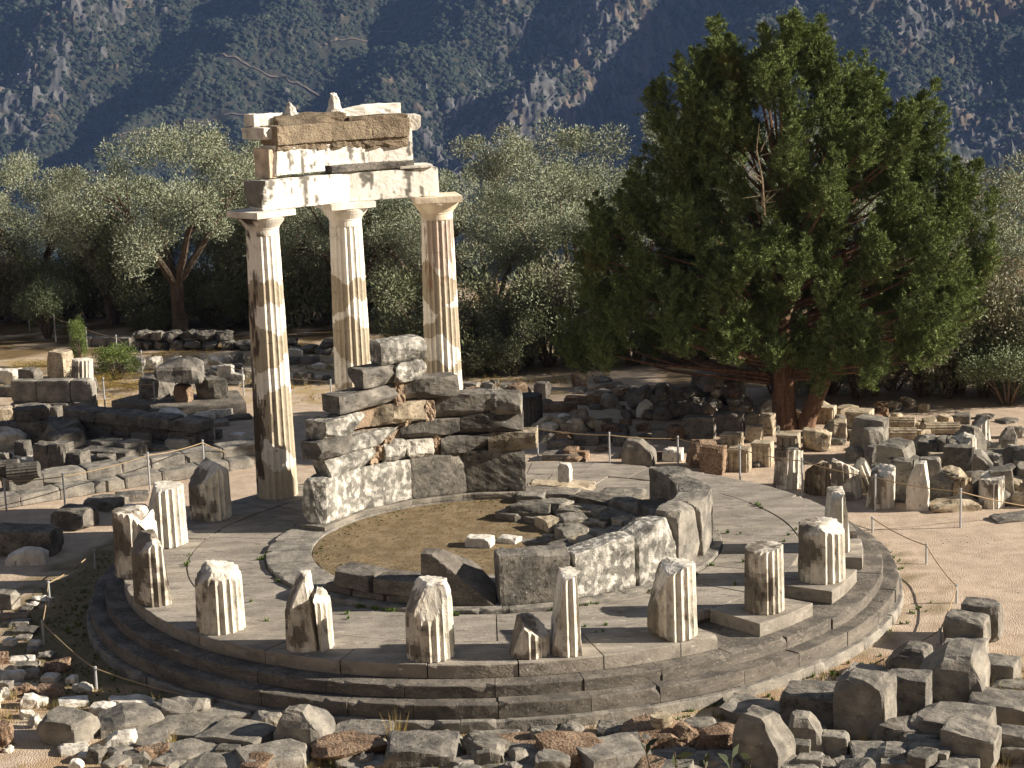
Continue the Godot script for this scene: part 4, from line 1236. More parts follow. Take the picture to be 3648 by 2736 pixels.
	["s","g","LB",-7.39,-0.83,-21.47,0.46,0.07,0.37,5],["r","k","LB",-7.70,-0.83,-24.16,0.28,0.16,0.22,0],["r","k","LB",-5.92,-0.83,-24.68,0.61,0.19,0.49,0],
	["b","k","LB",-5.43,-0.83,-24.44,0.43,0.22,0.34,20],["r","w","LB",-5.03,-0.83,-23.55,0.46,0.18,0.37,0],["r","w","LB",-5.51,-0.83,-22.05,0.59,0.19,0.41,0],
	["r","w","LB",-4.98,-0.83,-21.65,0.40,0.16,0.28,0],["r","k","LB",-4.69,-0.83,-21.68,0.27,0.15,0.19,0],["r","w","LB",-6.10,-0.83,-25.67,0.29,0.21,0.20,0],
	["b","g","CB",-0.45,-0.83,-19.44,0.39,0.20,0.31,20],["b","k","CB",-0.47,-0.83,-18.58,0.36,0.15,0.29,15],["b","g","CB",0.04,-0.83,-18.60,0.45,0.18,0.36,22],
	["b","k","CB",0.53,-0.83,-18.74,0.57,0.15,0.46,10],["s","g","CB",0.66,-0.83,-19.73,0.65,0.08,0.52,5],["r","g","CB",1.03,-0.83,-18.21,0.38,0.21,0.30,0],
	["b","g","CB",1.49,-0.83,-17.88,0.38,0.43,0.34,30],["r","w","CB",1.33,-0.83,-17.37,0.25,0.20,0.20,0],["b","g","CB",0.03,-0.83,-19.77,0.39,0.14,0.31,10],
	["r","b","CB",0.49,-0.83,-20.08,0.31,0.09,0.24,0],["s","b","CB",1.89,-0.83,-15.99,0.90,0.23,0.54,4],["s","b","CB",2.43,-0.83,-16.90,0.75,0.20,0.38,16],
	["b","b","CB",3.04,-0.83,-16.63,0.81,0.28,0.40,22],["s","b","CB",3.74,-0.83,-17.17,0.42,0.16,0.25,10],["s","b","CB",4.43,-0.83,-16.98,0.92,0.11,0.55,8],
	["r","b","CB",3.44,-0.83,-18.32,0.89,0.22,0.62,0],["r","b","CB",4.61,-0.83,-18.04,0.84,0.18,0.59,0],["r","g","CB",2.52,-0.83,-18.20,0.25,0.10,0.18,0],
	["b","k","CR",2.36,-0.83,-11.84,0.61,0.28,0.30,6],["b","k","CR",2.98,-0.83,-12.09,0.69,0.21,0.35,4],["s","k","CR",1.69,-0.83,-10.41,0.88,0.17,0.53,8],
	["r","k","CR",1.70,-0.83,-11.46,0.60,0.24,0.42,0],["r","k","CR",1.40,-0.83,-12.33,0.45,0.29,0.32,0],["p","g","CR",3.45,-0.83,-9.52,0.75,0.61,0.52,15],
	["r","k","CR",4.28,-0.83,-12.22,0.60,0.21,0.42,0],["b","w","CR",4.27,-0.83,-9.76,0.46,0.31,0.37,15],["b","t","CR",0.98,-0.83,-9.21,0.31,0.16,0.25,12],
	["b","k","RB",5.82,-0.83,-18.22,0.43,0.29,0.30,20],["b","k","RB",5.14,-0.83,-12.06,0.75,0.56,0.37,18],["b","k","RB",5.93,-0.83,-12.63,0.75,0.51,0.38,20],
	["b","t","RB",6.82,-0.83,-12.13,0.36,0.54,0.32,22],["p","k","RB",7.18,-0.83,-14.75,0.40,0.35,0.20,0],["r","k","RB",6.59,-0.83,-13.52,0.35,0.32,0.21,0],
	["r","b","RB",4.87,-0.83,-9.12,0.71,0.63,0.50,0],["b","b","RB",5.05,-0.83,-8.36,0.56,0.66,0.39,20],["t","t","RB",5.82,-0.83,-11.13,0.50,0.32,0.35,20],
	["b","t","RB",6.41,-0.83,-11.51,0.40,0.41,0.32,18],["t","t","RB",5.68,-0.83,-8.60,0.49,0.53,0.34,20],["t","t","RB",6.27,-0.83,-9.03,0.46,0.56,0.32,22],
	["t","t","RB",7.04,-0.83,-10.13,0.51,0.49,0.41,20],["b","t","RB",7.78,-0.83,-13.40,0.19,0.32,0.15,20],["t","t","RB",8.47,-0.83,-13.31,0.47,0.44,0.33,22],
	["t","t","RB",9.05,-0.83,-11.87,0.59,0.61,0.53,24],["r","b","RB",9.91,-0.83,-13.52,0.35,0.31,0.28,0],["r","t","RB",7.77,-0.83,-10.42,0.71,0.52,0.57,0],
	["r","t","RB",8.37,-0.83,-11.22,0.67,0.49,0.53,0],["l","t","RB",9.21,-0.83,-11.22,0.89,0.31,0.53,25],["l","t","RB",10.09,-0.83,-12.24,0.76,0.22,0.45,30],
	["l","t","RB",9.87,-0.83,-11.05,0.77,0.22,0.46,25],["r","t","RB",10.59,-0.83,-12.32,0.57,0.17,0.34,0],["l","t","RB",10.89,-0.83,-11.46,1.00,0.21,0.60,20],
	["b","k","RB",11.45,-0.83,-12.91,0.80,0.13,0.40,15],["r","k","RB",12.42,-0.83,-13.08,0.46,0.14,0.32,0],["r","k","RB",12.85,-0.83,-12.50,0.61,0.10,0.43,0],
	["u","g","RF",6.49,-0.83,-6.85,0.61,0.97,0.61,18],["u","k","RF",7.07,-0.83,-6.26,0.57,0.70,0.57,0],["u","g","RF",7.60,-0.83,-5.78,0.66,0.84,0.59,0],
	["u","g","RF",8.19,-0.83,-6.16,0.47,0.79,0.42,0],["u","g","RF",8.15,-0.83,-4.96,0.61,0.85,0.55,0],["p","k","RF",8.77,-0.83,-8.09,0.57,0.57,0.46,0],
	["b","k","RF",8.70,-0.83,-5.29,0.47,0.91,0.33,20],["p","w","RF",8.88,-0.83,-4.56,0.46,1.00,0.37,15],["b","g","RF",9.26,-0.83,-5.15,0.45,0.95,0.27,10],
	["u","g","RF",10.22,-0.83,-7.30,0.60,0.50,0.54,0],["u","g","RF",10.59,-0.83,-7.85,0.66,0.77,0.59,0],["u","w","RF",11.53,-0.83,-9.88,0.47,0.79,0.42,0],
	["r","g","RF",10.12,-0.83,-9.28,0.66,0.52,0.53,0],["p","g","RF",9.51,-0.83,-9.29,0.39,0.45,0.31,0],["p","g","RF",11.05,-0.83,-7.55,0.52,0.46,0.41,0],
	["u","k","RF",9.82,-0.83,-4.88,0.58,0.62,0.52,0],["u","w","RF",10.41,-0.83,-4.51,0.51,0.83,0.46,0],["r","g","RF",11.00,-0.83,-5.87,0.43,0.64,0.30,0],
	["p","g","RF",11.99,-0.83,-9.22,0.41,0.62,0.33,10],["r","g","RF",11.57,-0.83,-9.10,0.39,0.34,0.31,0],["r","g","RF",11.50,-0.83,-6.56,0.37,0.35,0.30,0],
	["r","t","RF",11.04,-0.83,-4.88,0.42,0.31,0.34,0],["r","k","RF",11.82,-0.83,-7.50,0.31,0.27,0.25,0],["r","k","RF",10.73,-0.83,-7.14,0.44,0.24,0.35,0],
	["r","k","RF",9.84,-0.83,-6.41,0.40,0.31,0.32,0],["p","t","RF",9.60,-0.83,-4.37,1.01,0.26,0.51,-10],["l","t","RF",11.00,-0.83,-4.44,0.45,0.25,0.22,60],
	["s","k","RF",10.54,-0.83,-3.41,0.85,0.11,0.51,-12],["r","g","RF",12.69,-0.83,-10.89,0.41,0.28,0.32,0],["r","k","RF",9.33,-0.83,-7.51,0.51,0.35,0.36,0],
	["r","k","RF",11.32,-0.83,-7.28,0.31,0.23,0.25,0],["b","w","CE",1.51,0.22,-3.91,0.26,0.38,0.21,20],["r","t","CE",1.45,0.00,-4.25,1.36,0.12,0.81,0],
	["b","g","CE",0.78,0.00,-3.07,0.56,0.20,0.39,10],["b","k","CE",1.17,-0.10,-2.77,1.43,0.11,0.43,6],["s","k","CE",1.81,0.00,-3.16,0.74,0.10,0.52,8],
	["s","g","CE",2.56,0.00,-3.31,1.03,0.11,0.72,14],["s","t","CE",3.15,0.10,-1.86,0.90,0.16,0.63,12],["b","w","CE",-0.25,-0.05,0.08,0.49,0.26,0.34,18],
	["s","w","CE",0.26,-0.05,-0.14,0.49,0.18,0.29,30],["r","g","CE",0.09,-0.05,0.39,0.36,0.09,0.22,15],["s","g","CE",0.75,-0.05,-0.13,0.60,0.10,0.42,8],
	["s","b","CE",1.29,0.00,0.02,0.47,0.09,0.33,-8],["b","g","CE",1.02,0.00,-0.29,0.22,0.09,0.17,5],["b","g","CE",1.32,0.00,-0.28,0.26,0.09,0.20,5],
	["s","t","CE",1.86,0.10,-0.79,0.66,0.12,0.46,20],["s","g","CE",1.82,0.10,-0.09,0.51,0.08,0.36,6],["s","t","CE",2.88,0.25,-0.04,0.64,0.13,0.45,15]]

const MATS := {"g": "grey", "k": "dark", "w": "white", "b": "brown", "t": "tan"}
const MAT_WORDS := {"g": "grey", "k": "dark grey", "w": "whitish", "b": "brown", "t": "tan"}
const KIND_WORDS := {"b": "squared block", "s": "flat slab", "r": "rough boulder", "p": "pointed broken stone", "u": "upright fluted column piece", "l": "lying fluted column piece", "t": "grooved triglyph block"}
const KIND_NAMES := {"b": "stone_block", "s": "stone_slab", "r": "boulder", "p": "broken_stone", "u": "column_piece", "l": "lying_column_piece", "t": "triglyph_block"}
const PLACES := {"FL": "in the rubble left of the steps", "FC": "in the front rubble below the steps", "FR": "in the front right rubble field", "LM": "among the left ruins", "LB": "in the back left stones", "LX": "on the low pedestal", "CB": "in the stones behind the rear wall", "CR": "along the rope behind the ring", "RB": "around the cypress foot", "RF": "in the right column yard", "CE": "inside the inner ring"}

func build_loose_stones() -> void:
	var i := 0
	for s in STONES:
		i += 1
		var kind: String = s[0]
		var mk: String = s[1]
		var m: Material = M[MATS[mk]]
		var r := RandomNumberGenerator.new()
		r.seed = i * 71
		var tone := r.randf_range(0.82, 1.15)
		var size := Vector3(s[6], s[7], s[8])
		if s[2] == "FC" or s[2] == "FR": size *= 1.26
		var o: Node3D
		var turn := -deg_to_rad(s[9])
		if kind == "u":
			var cuts := [[Vector3(r.randf_range(-0.6, 0.6), 0.8, r.randf_range(-0.4, 0.2)).normalized(), s[7] * r.randf_range(0.68, 0.82)], [Vector3([-1, 1][i % 2], 0.14, r.randf_range(-0.6, 0.0)).normalized(), s[6] * r.randf_range(0.36, 0.52)]]
			var v := fluted_v(s[6] * 0.53, s[6] * 0.5, s[7], 16, 9, cuts, 0.014, i * 3, 0.1, 0.06)
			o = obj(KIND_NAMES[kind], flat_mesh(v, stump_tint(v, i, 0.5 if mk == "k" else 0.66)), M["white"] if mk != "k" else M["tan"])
			o.rotation = Vector3(r.randf_range(-0.06, 0.06), r.randf_range(-0.3, 0.3), r.randf_range(-0.08, 0.08))
			if i % 5 == 0: o.rotation = Vector3(0, 0, 0.35)
		elif kind == "l":
			var rad: float = maxf(s[7] * 0.52, 0.16)
			var v := fluted_v(rad, rad * 0.97, s[6], 16, 6, [[Vector3(0.3, 0.9, 0.2).normalized(), s[6] * 0.86]], 0.012, i * 3, 0.1, 0.08)
			v = lift(v, Transform3D(Basis(Vector3(0, 0, 1), deg_to_rad(90.0)), Vector3(s[6] * 0.5, rad, 0)))
			o = obj(KIND_NAMES[kind], flat_mesh(v, tint(v, i, Color(tone, tone, tone), 0.35, 2.5)), m)
			o.rotation.y = deg_to_rad(-s[9]) + 0.25
		elif kind == "t":
			o = Node3D.new()
			o.name = numbered(KIND_NAMES[kind])
			add_child(o)
			var v := rock_v(size, [], 5, 0.015, 0.008, i)
			v = lift(v, Transform3D(Basis(), Vector3(0, size.y * 0.5, 0)))
			obj("block", flat_mesh(v, tint(v, i, Color(tone, tone, tone), 0.25, 1.5)), m, o)
			for k in 3:
				var fv := rock_v(Vector3(size.x * 0.22, size.y * 0.84, 0.05), [[Vector3(1, 0, 1).normalized(), size.x * 0.09], [Vector3(-1, 0, 1).normalized(), size.x * 0.09]], 2, 0.008, 0.003, i + k)
				var fo := obj("fillet", flat_mesh(fv, tint(fv, i, Color(tone, tone, tone), 0.2)), m, o)
				fo.position = Vector3((k - 1) * size.x * 0.32, size.y * 0.43, size.z * 0.5 + 0.018)
			var bv := rock_v(Vector3(size.x * 1.01, size.y * 0.13, 0.06), [], 2, 0.008, 0.004, i)
			var bo := obj("band", flat_mesh(bv, tint(bv, i, Color(tone, tone, tone), 0.2)), m, o)
			bo.position = Vector3(0, size.y * 0.925, size.z * 0.5 + 0.02)
			o.rotation.y = turn
		else:
			o = obj(KIND_NAMES[kind], stone_mesh(kind, size, i, Color(tone, tone * 0.99, tone * 0.97), 0.3), m)
			o.rotation.y = turn
			if kind == "r" or kind == "p": o.rotation.y = turn + r.randf_range(-0.3, 0.3)
		var gy: float = s[4]
		if gy < -0.8 and s[5] > 11.0: gy = ground_y(s[3], s[5])
		o.position = Vector3(s[3], gy - 0.01, s[5])
		into_pool(o, MAT_WORDS[mk] + " " + KIND_WORDS[kind], PLACES[s[2]], {"b": "block", "s": "slab", "r": "boulder", "p": "stone", "u": "column piece", "l": "column piece", "t": "block"}[kind])

func build_fillers() -> void:
	var r := RandomNumberGenerator.new()
	r.seed = 313
	# count, x range, z range, slant, place, stone kinds, sizes
	var beds := [
		[70, -6.4, 2.6, 7.9, 10.0, 0.08, "FC", "gggkb", 0.26, 0.52],
		[60, 2.2, 8.2, 8.0, 10.0, 0.06, "FR", "gggk", 0.28, 0.58],
		[45, -10.0, -6.8, 3.5, 7.6, 0.0, "FL", "wwgb", 0.12, 0.28],
		[55, -13.8, -7.0, -17.5, -10.5, 0.0, "LM", "kkgw", 0.35, 0.95],
		[26, -11.8, -5.0, -26.0, -20.5, 0.0, "LB", "wgk", 0.25, 0.55],
		[26, -0.6, 3.8, -20.0, -16.0, 0.0, "CB", "gkbg", 0.25, 0.6],
		[26, 1.4, 5.2, -14.0, -9.8, 0.0, "CR", "kkgb", 0.25, 0.55],
		[38, 5.2, 12.0, -15.0, -9.0, 0.0, "RB", "ttkb", 0.25, 0.6],
		[46, 8.4, 12.6, -9.5, -4.6, 0.0, "RF", "gkgt", 0.36, 0.78]]
	for i in 30:
		var deg := r.randf_range(52.0, 168.0)
		var p := polar(r.randf_range(1.3, 2.75), deg, 0.02)
		if p.z > 1.2: continue
		var mk: String = ["g", "k", "t", "g"][r.randi() % 4]
		var kind: String = ["s", "s", "b"][r.randi() % 3]
		var w := r.randf_range(0.4, 0.85)
		var o := obj(KIND_NAMES[kind], stone_mesh(kind, Vector3(w, r.randf_range(0.12, 0.32), w * 0.7), 7000 + i, Color(1, 1, 0.97) * r.randf_range(0.75, 1.0), 0.3), M[MATS[mk]])
		o.position = p
		o.rotation.y = deg_to_rad(deg) + r.randf_range(-0.4, 0.4)
		into_pool(o, "small " + MAT_WORDS[mk] + " " + KIND_WORDS[kind], PLACES["CE"], {"b": "block", "s": "slab"}[kind])
	var n := 0
	for bd in beds:
		for i in int(bd[0]):
			n += 1
			var x := r.randf_range(bd[1], bd[2])
			var z: float = r.randf_range(bd[3], bd[4]) + bd[5] * x
			var kinds: String = bd[7]
			var mk := kinds[r.randi() % kinds.length()]
			var kind: String = ["b", "r", "p", "s", "b"][r.randi() % 5]
			var w := r.randf_range(bd[8], bd[9])
			var size := Vector3(w, w * r.randf_range(0.35, 0.8), w * r.randf_range(0.6, 0.95))
			if bd[6] == "RF": size.y = w * r.randf_range(0.8, 1.5)
			var turn := r.randf() * TAU
			if Vector2(x, z).length() < 7.95: continue
			var o := obj(KIND_NAMES[kind], stone_mesh(kind, size, 5000 + n, Color(1, 1, 0.97) * r.randf_range(0.75, 1.1), 0.3), M[MATS[mk]])
			o.position = Vector3(x, ground_y(x, z) - 0.04, z)
			o.rotation = Vector3(r.randf_range(-0.12, 0.12), turn, r.randf_range(-0.12, 0.12))
			into_pool(o, "small " + MAT_WORDS[mk] + " " + KIND_WORDS[kind], PLACES[bd[6]], {"b": "block", "s": "slab", "r": "boulder", "p": "stone"}[kind])

func into_pool(o: Node3D, what: String, where: String, cat: String) -> void:
	var key := what + "|" + where
	if not pool.has(key): pool[key] = []
	pool[key].append(o)
	o.set_meta("category", cat)

const NTH := ["leftmost", "second", "third", "fourth", "fifth", "sixth", "seventh", "eighth", "ninth", "tenth", "eleventh", "twelfth", "thirteenth", "fourteenth", "fifteenth", "sixteenth", "seventeenth", "eighteenth", "nineteenth", "twentieth", "twenty-first", "twenty-second", "twenty-third", "twenty-fourth", "twenty-fifth", "twenty-sixth", "twenty-seventh", "twenty-eighth", "twenty-ninth", "thirtieth"]

func label_pool() -> void:
	for key in pool:
		var l: Array = pool[key]
		l.sort_custom(func(a, b): return a.position.x / (36.1 - a.position.z) < b.position.x / (36.1 - b.position.z))
		var w: PackedStringArray = key.split("|")
		for i in l.size():
			var s := ""
			if l.size() == 1: s = "only %s %s" % [w[0], w[1]]
			elif i == 0: s = "leftmost %s %s" % [w[0], w[1]]
			elif i == l.size() - 1: s = "rightmost %s %s" % [w[0], w[1]]
			else: s = "%s %s from left %s" % [NTH[mini(i, 29)], w[0], w[1]]
			l[i].set_meta("label", s)
			if l.size() > 1: l[i].set_meta("group", "%ss %s" % [w[0], w[1]])

# ------------------------------------------------------------------ posts and ropes
func build_posts() -> void:
	var runs := [
		["left of the steps", [[-7.84, -2.30, 0.42], [-8.28, -0.06, 0.45], [-7.86, 2.44, 0.45], [-6.53, 4.77, 0.38]], 0.42, [-4.5, 5.9]],
		["up the path below the olives", [[-15.73, -32.90, 0.82], [-14.32, -30.38, 0.90], [-13.65, -29.48, 0.8], [-12.97, -28.74, 0.7], [-11.70, -27.04, 0.7], [-10.26, -23.08, 0.83], [-8.39, -22.95, 0.7], [-6.86, -19.60, 0.81], [-4.27, -17.81, 0.74]], 0.75, []],
		["before the boulder pedestal", [[-10.59, -18.68, 0.86], [-9.00, -17.45, 0.9]], 0.75, []],
		["along the stepped foundation", [[-10.72, -7.27, 0.75], [-9.44, -7.35, 0.8], [-7.78, -8.7, 0.9], [-6.75, -10.3, 0.8]], 0.7, [-5.9, -11.2]],
		["behind the ring", [[1.13, -10.56, 0.77], [2.76, -9.33, 0.83], [4.33, -9.2, 0.7], [5.51, -7.24, 0.86], [6.67, -5.87, 0.87], [7.97, -4.48, 0.80], [9.38, -2.93, 0.81]], 0.62, [11.5, -3.6]],
		["right of the steps", [[7.60, -2.89, 0.33], [8.16, -0.52, 0.4], [8.14, 1.99, 0.33], [7.36, 4.14, 0.25]], 0.36, [6.1, 5.3]]]
	for run in runs:
		var tops := []
		for p in run[1]:
			var t := thing("barrier_post", "", "post", Vector3(p[0], ground_y(p[0], p[1]), p[1]))
			var v := PackedVector3Array()
			tube(v, [Vector3(0, -0.1, 0), Vector3(0, p[2], 0)], [0.021, 0.021], 10)
			obj("pole", flat_mesh(v), M["zinc"], t)
			v = PackedVector3Array()
			tube(v, [Vector3(0, p[2] - 0.03, 0), Vector3(0, p[2] + 0.004, 0), Vector3(0, p[2] + 0.012, 0)], [0.028, 0.028, 0.001], 10)
			obj("cap", flat_mesh(v), M["zinc"], t)
			into_pool(t, "thin metal rope post", run[0], "post")
			tops.append(Vector3(p[0], ground_y(p[0], p[1]) + p[2] * 0.92, p[1]))
		if run[3].size() > 0: tops.append(Vector3(run[3][0], G0 + 0.12, run[3][1]))
		var v := PackedVector3Array()
		for i in tops.size() - 1:
			var a: Vector3 = tops[i]
			var b: Vector3 = tops[i + 1]
			var sag := 0.035 * a.distance_to(b)
			var pts := []
			var rad := []
			for k in 9:
				var s := k / 8.0
				pts.append(a.lerp(b, s) - UPV * sag * 4.0 * s * (1.0 - s) * 0.6)
				rad.append(0.011)
			tube(v, pts, rad, 6)
		var o := obj("barrier_rope", flat_mesh(v), M["rope"])
		tag(o, "thin pale rope strung on the posts " + run[0], "rope", "barrier ropes")

# ------------------------------------------------------------------ trees
func leaf(v: PackedVector3Array, c: PackedColorArray, p: Vector3, ax: Vector3, sd: Vector3, l: float, w: float, col: Color) -> void:
	var m := p + ax * l * 0.5
	var s := sd * w * 0.5
	var e := p + ax * l
	v.append(p); v.append(m + s); v.append(e)
	v.append(p); v.append(e); v.append(m - s)
	for i in 6: c.append(col)

func rdir(r: RandomNumberGenerator) -> Vector3:
	var z := r.randf_range(-1.0, 1.0)
	var a := r.randf() * TAU
	var q := sqrt(1.0 - z * z)
	return Vector3(q * cos(a), z, q * sin(a))

# one olive: trunk with limbs, crown of leaf sprays round the limb ends; about 6.5 m tall
func olive_parts(sd: int, spread: float, leaves: int, warm: float) -> Array:
	var r := RandomNumberGenerator.new()
	r.seed = sd
	var tv := PackedVector3Array()
	var fork := Vector3(r.randf_range(-0.3, 0.3), r.randf_range(1.1, 1.7), r.randf_range(-0.2, 0.2))
	tube(tv, [Vector3(0, -0.3, 0), Vector3(0.03, 0.35, 0), fork * 0.6, fork], [0.36, 0.25, 0.21, 0.2], 9)
	var clumps := []
	var nl := 6
	for i in nl:
		var a := TAU * i / nl + r.randf_range(-0.4, 0.4)
		var rr := spread * r.randf_range(0.45, 0.9)
		var end := Vector3(cos(a) * rr, r.randf_range(3.4, 5.4), sin(a) * rr)
		var mid := fork.lerp(end, 0.45) + Vector3(r.randf_range(-0.3, 0.3), r.randf_range(-0.1, 0.4), r.randf_range(-0.3, 0.3))
		tube(tv, [fork - UPV * 0.1, mid, end], [0.13, 0.085, 0.03], 6)
		for k in 7:
			var e2 := mid.lerp(end, r.randf_range(0.2, 1.2)) + rdir(r) * Vector3(1.0, 0.7, 1.0) * r.randf_range(0.5, 1.3)
			if e2.y < 1.9: e2.y = 1.9 + r.randf() * 0.5
			tube(tv, [mid.lerp(end, r.randf_range(0.2, 0.8)), e2], [0.035, 0.01], 4)
			clumps.append([e2, r.randf_range(0.42, 0.85)])
	for k in 9:
		var a := r.randf() * TAU
		var q := spread * sqrt(r.randf()) * 0.75
		clumps.append([Vector3(cos(a) * q, r.randf_range(5.0, 6.1), sin(a) * q), r.randf_range(0.4, 0.75)])
	var v := PackedVector3Array()
	var c := PackedColorArray()
	var per := int(leaves / clumps.size())
	for cl in clumps:
		var ct: Vector3 = cl[0]
		var cr: float = cl[1]
		for k in per:
			var d := rdir(r)
			var p := ct + d * cr * pow(r.randf(), 0.45) * Vector3(1, 0.85, 1)
			var ax := (d + rdir(r) * 0.9 + UPV * 0.35).normalized()
			var sdv := ax.cross(rdir(r)).normalized()
			var g := r.randf()
			var col := Color(0.17, 0.195, 0.12).lerp(Color(0.42, 0.45, 0.34), g * g)
			if r.randf() < warm: col = Color(0.24, 0.17, 0.09)
			leaf(v, c, p, ax, sdv, r.randf_range(0.07, 0.125), r.randf_range(0.022, 0.036), col)
	var tc := tint(tv, sd, Color(1, 1, 1), 0.2)
	return [flat_mesh(tv, tc), flat_mesh(v, c)]

func build_trees() -> void:
	var kinds := []
	for i in 5:
		kinds.append(olive_parts(1300 + i, 2.6 + 0.25 * (i % 3), 34000, [0.01, 0.02, 0.05, 0.01, 0.09][i]))
	# x, z, scale, kind, turn, label
	var spots := [
		[-10.2, -30.4, 1.08, 0, 0.0, "broad olive tree with forked dark trunk behind the boulder pedestal"],
		[-13.0, -33.6, 0.86, 1, 1.0, "multi stemmed olive tree left of the broad forked olive"],
		[-19.2, -33.5, 1.16, 3, 2.0, "olive tree cut by the left edge of the view"],
		[-16.2, -36.8, 0.92, 2, 3.1, "brownish olive tree in the gap beside the left edge tree"],
		[-7.2, -33.5, 1.0, 1, 4.2, "olive tree directly behind the nearest tall column"],
		[-4.2, -30.5, 0.9, 0, 5.0, "olive tree seen between the first two tall columns"],
		[-2.0, -29.5, 0.86, 3, 0.7, "olive tree seen between the second and third tall columns"],
		[0.3, -24.5, 0.84, 2, 1.9, "brown tinged olive tree just right of the third column"],
		[2.6, -24.5, 0.92, 0, 2.6, "pale leaved olive tree left of the big cypress"],
		[5.0, -31.0, 1.08, 1, 3.6, "tall olive top rising behind the pale olive"],
		[7.8, -31.0, 1.02, 3, 4.4, "olive tree peeping through behind the cypress"],
		[13.6, -19.5, 0.95, 4, 5.3, "brown leaved olive tree at the right edge"],
		[11.6, -17.0, 0.62, 1, 0.3, "small olive tree with dark twin trunks right of the cypress"],
		[15.6, -17.5, 0.7, 2, 1.2, "low olive tree behind the right column yard"],
		[-9.0, -37.0, 1.05, 4, 2.2, "olive tree farther back behind the forked olive"],
		[1.8, -35.5, 1.0, 4, 3.3, "sparse brown olive tree deep behind the third column"],
		[11.0, -27.5, 1.0, 0, 4.0, "olive tree half hidden at the cypress's right flank"]]
	for s in spots:
		var t := thing("olive_tree", s[5], "tree", Vector3(s[0], ground_y(s[0], s[1]), s[1]), s[4], "olive trees behind the ruins")
		t.scale = Vector3.ONE * s[2]
		obj("trunk", kinds[s[3]][0], M["bark"], t)
		obj("crown", kinds[s[3]][1], M["leaf"], t)
	# thicket of low shrubs under and behind the olives
	var sh := []
	for i in 3: sh.append(shrub_mesh(1400 + i, 9500, [Color(0.13, 0.145, 0.085), Color(0.18, 0.175, 0.12), Color(0.19, 0.21, 0.135)][i]))
	var r := RandomNumberGenerator.new()
	r.seed = 88
	var xs := []
	var x := -20.0
	while x < 17.0:
		xs.append(x)
		x += r.randf_range(0.42, 0.7)
	for q in xs:
		var z := -32.4 + r.randf_range(-0.9, 0.7)
		if q < -12.0: z -= 2.6
		if q > -2.5: z = -21.8 + r.randf_range(-0.9, 0.5)
		if q > 7.5: z = -16.6 + r.randf_range(-0.8, 0.6)
		if q > 12.0: z = -15.6 + r.randf_range(-0.8, 0.6)
		var k := r.randi() % 3
		var t := thing("thicket_shrub", "", "shrub", Vector3(q, ground_y(q, z) - 0.1, z), r.randf() * TAU)
		var s := r.randf_range(0.8, 1.6)
		t.scale = Vector3(s * 1.15, s * r.randf_range(0.8, 1.6), s)
		obj("stem", sh[k][0], M["bark"], t)
		obj("foliage", sh[k][1], M["bush_leaf"], t)
		into_pool(t, ["dark green", "brownish", "olive green"][k] + " undergrowth shrub", "in the thicket under the olives", "shrub")
	build_cypress()

func shrub_mesh(sd: int, n: int, col: Color) -> Array:
	var r := RandomNumberGenerator.new()
	r.seed = sd
	var tv := PackedVector3Array()
	var v := PackedVector3Array()
	var c := PackedColorArray()
	for i in 11:
		var a := TAU * i / 11.0
		var q := 0.25 + 0.65 * r.randf()
		var e := Vector3(cos(a) * q, r.randf_range(0.5, 1.6), sin(a) * q)
		tube(tv, [Vector3(0, -0.1, 0), e * Vector3(0.4, 0.5, 0.4), e], [0.035, 0.025, 0.008], 4)
		var rad := r.randf_range(0.3, 0.5)
		for k in int(n / 11.0):
			var d := rdir(r)
			var p := e + d * rad * pow(r.randf(), 0.45)
			if p.y < 0.02: p.y = 0.02 + r.randf() * 0.2
			var ax := (d + rdir(r) + UPV * 0.3).normalized()
			leaf(v, c, p, ax, ax.cross(rdir(r)).normalized(), r.randf_range(0.05, 0.1), r.randf_range(0.018, 0.034), col * r.randf_range(0.6, 1.7))
	return [flat_mesh(tv, tint(tv, sd, Color(1, 1, 1), 0.2)), flat_mesh(v, c)]

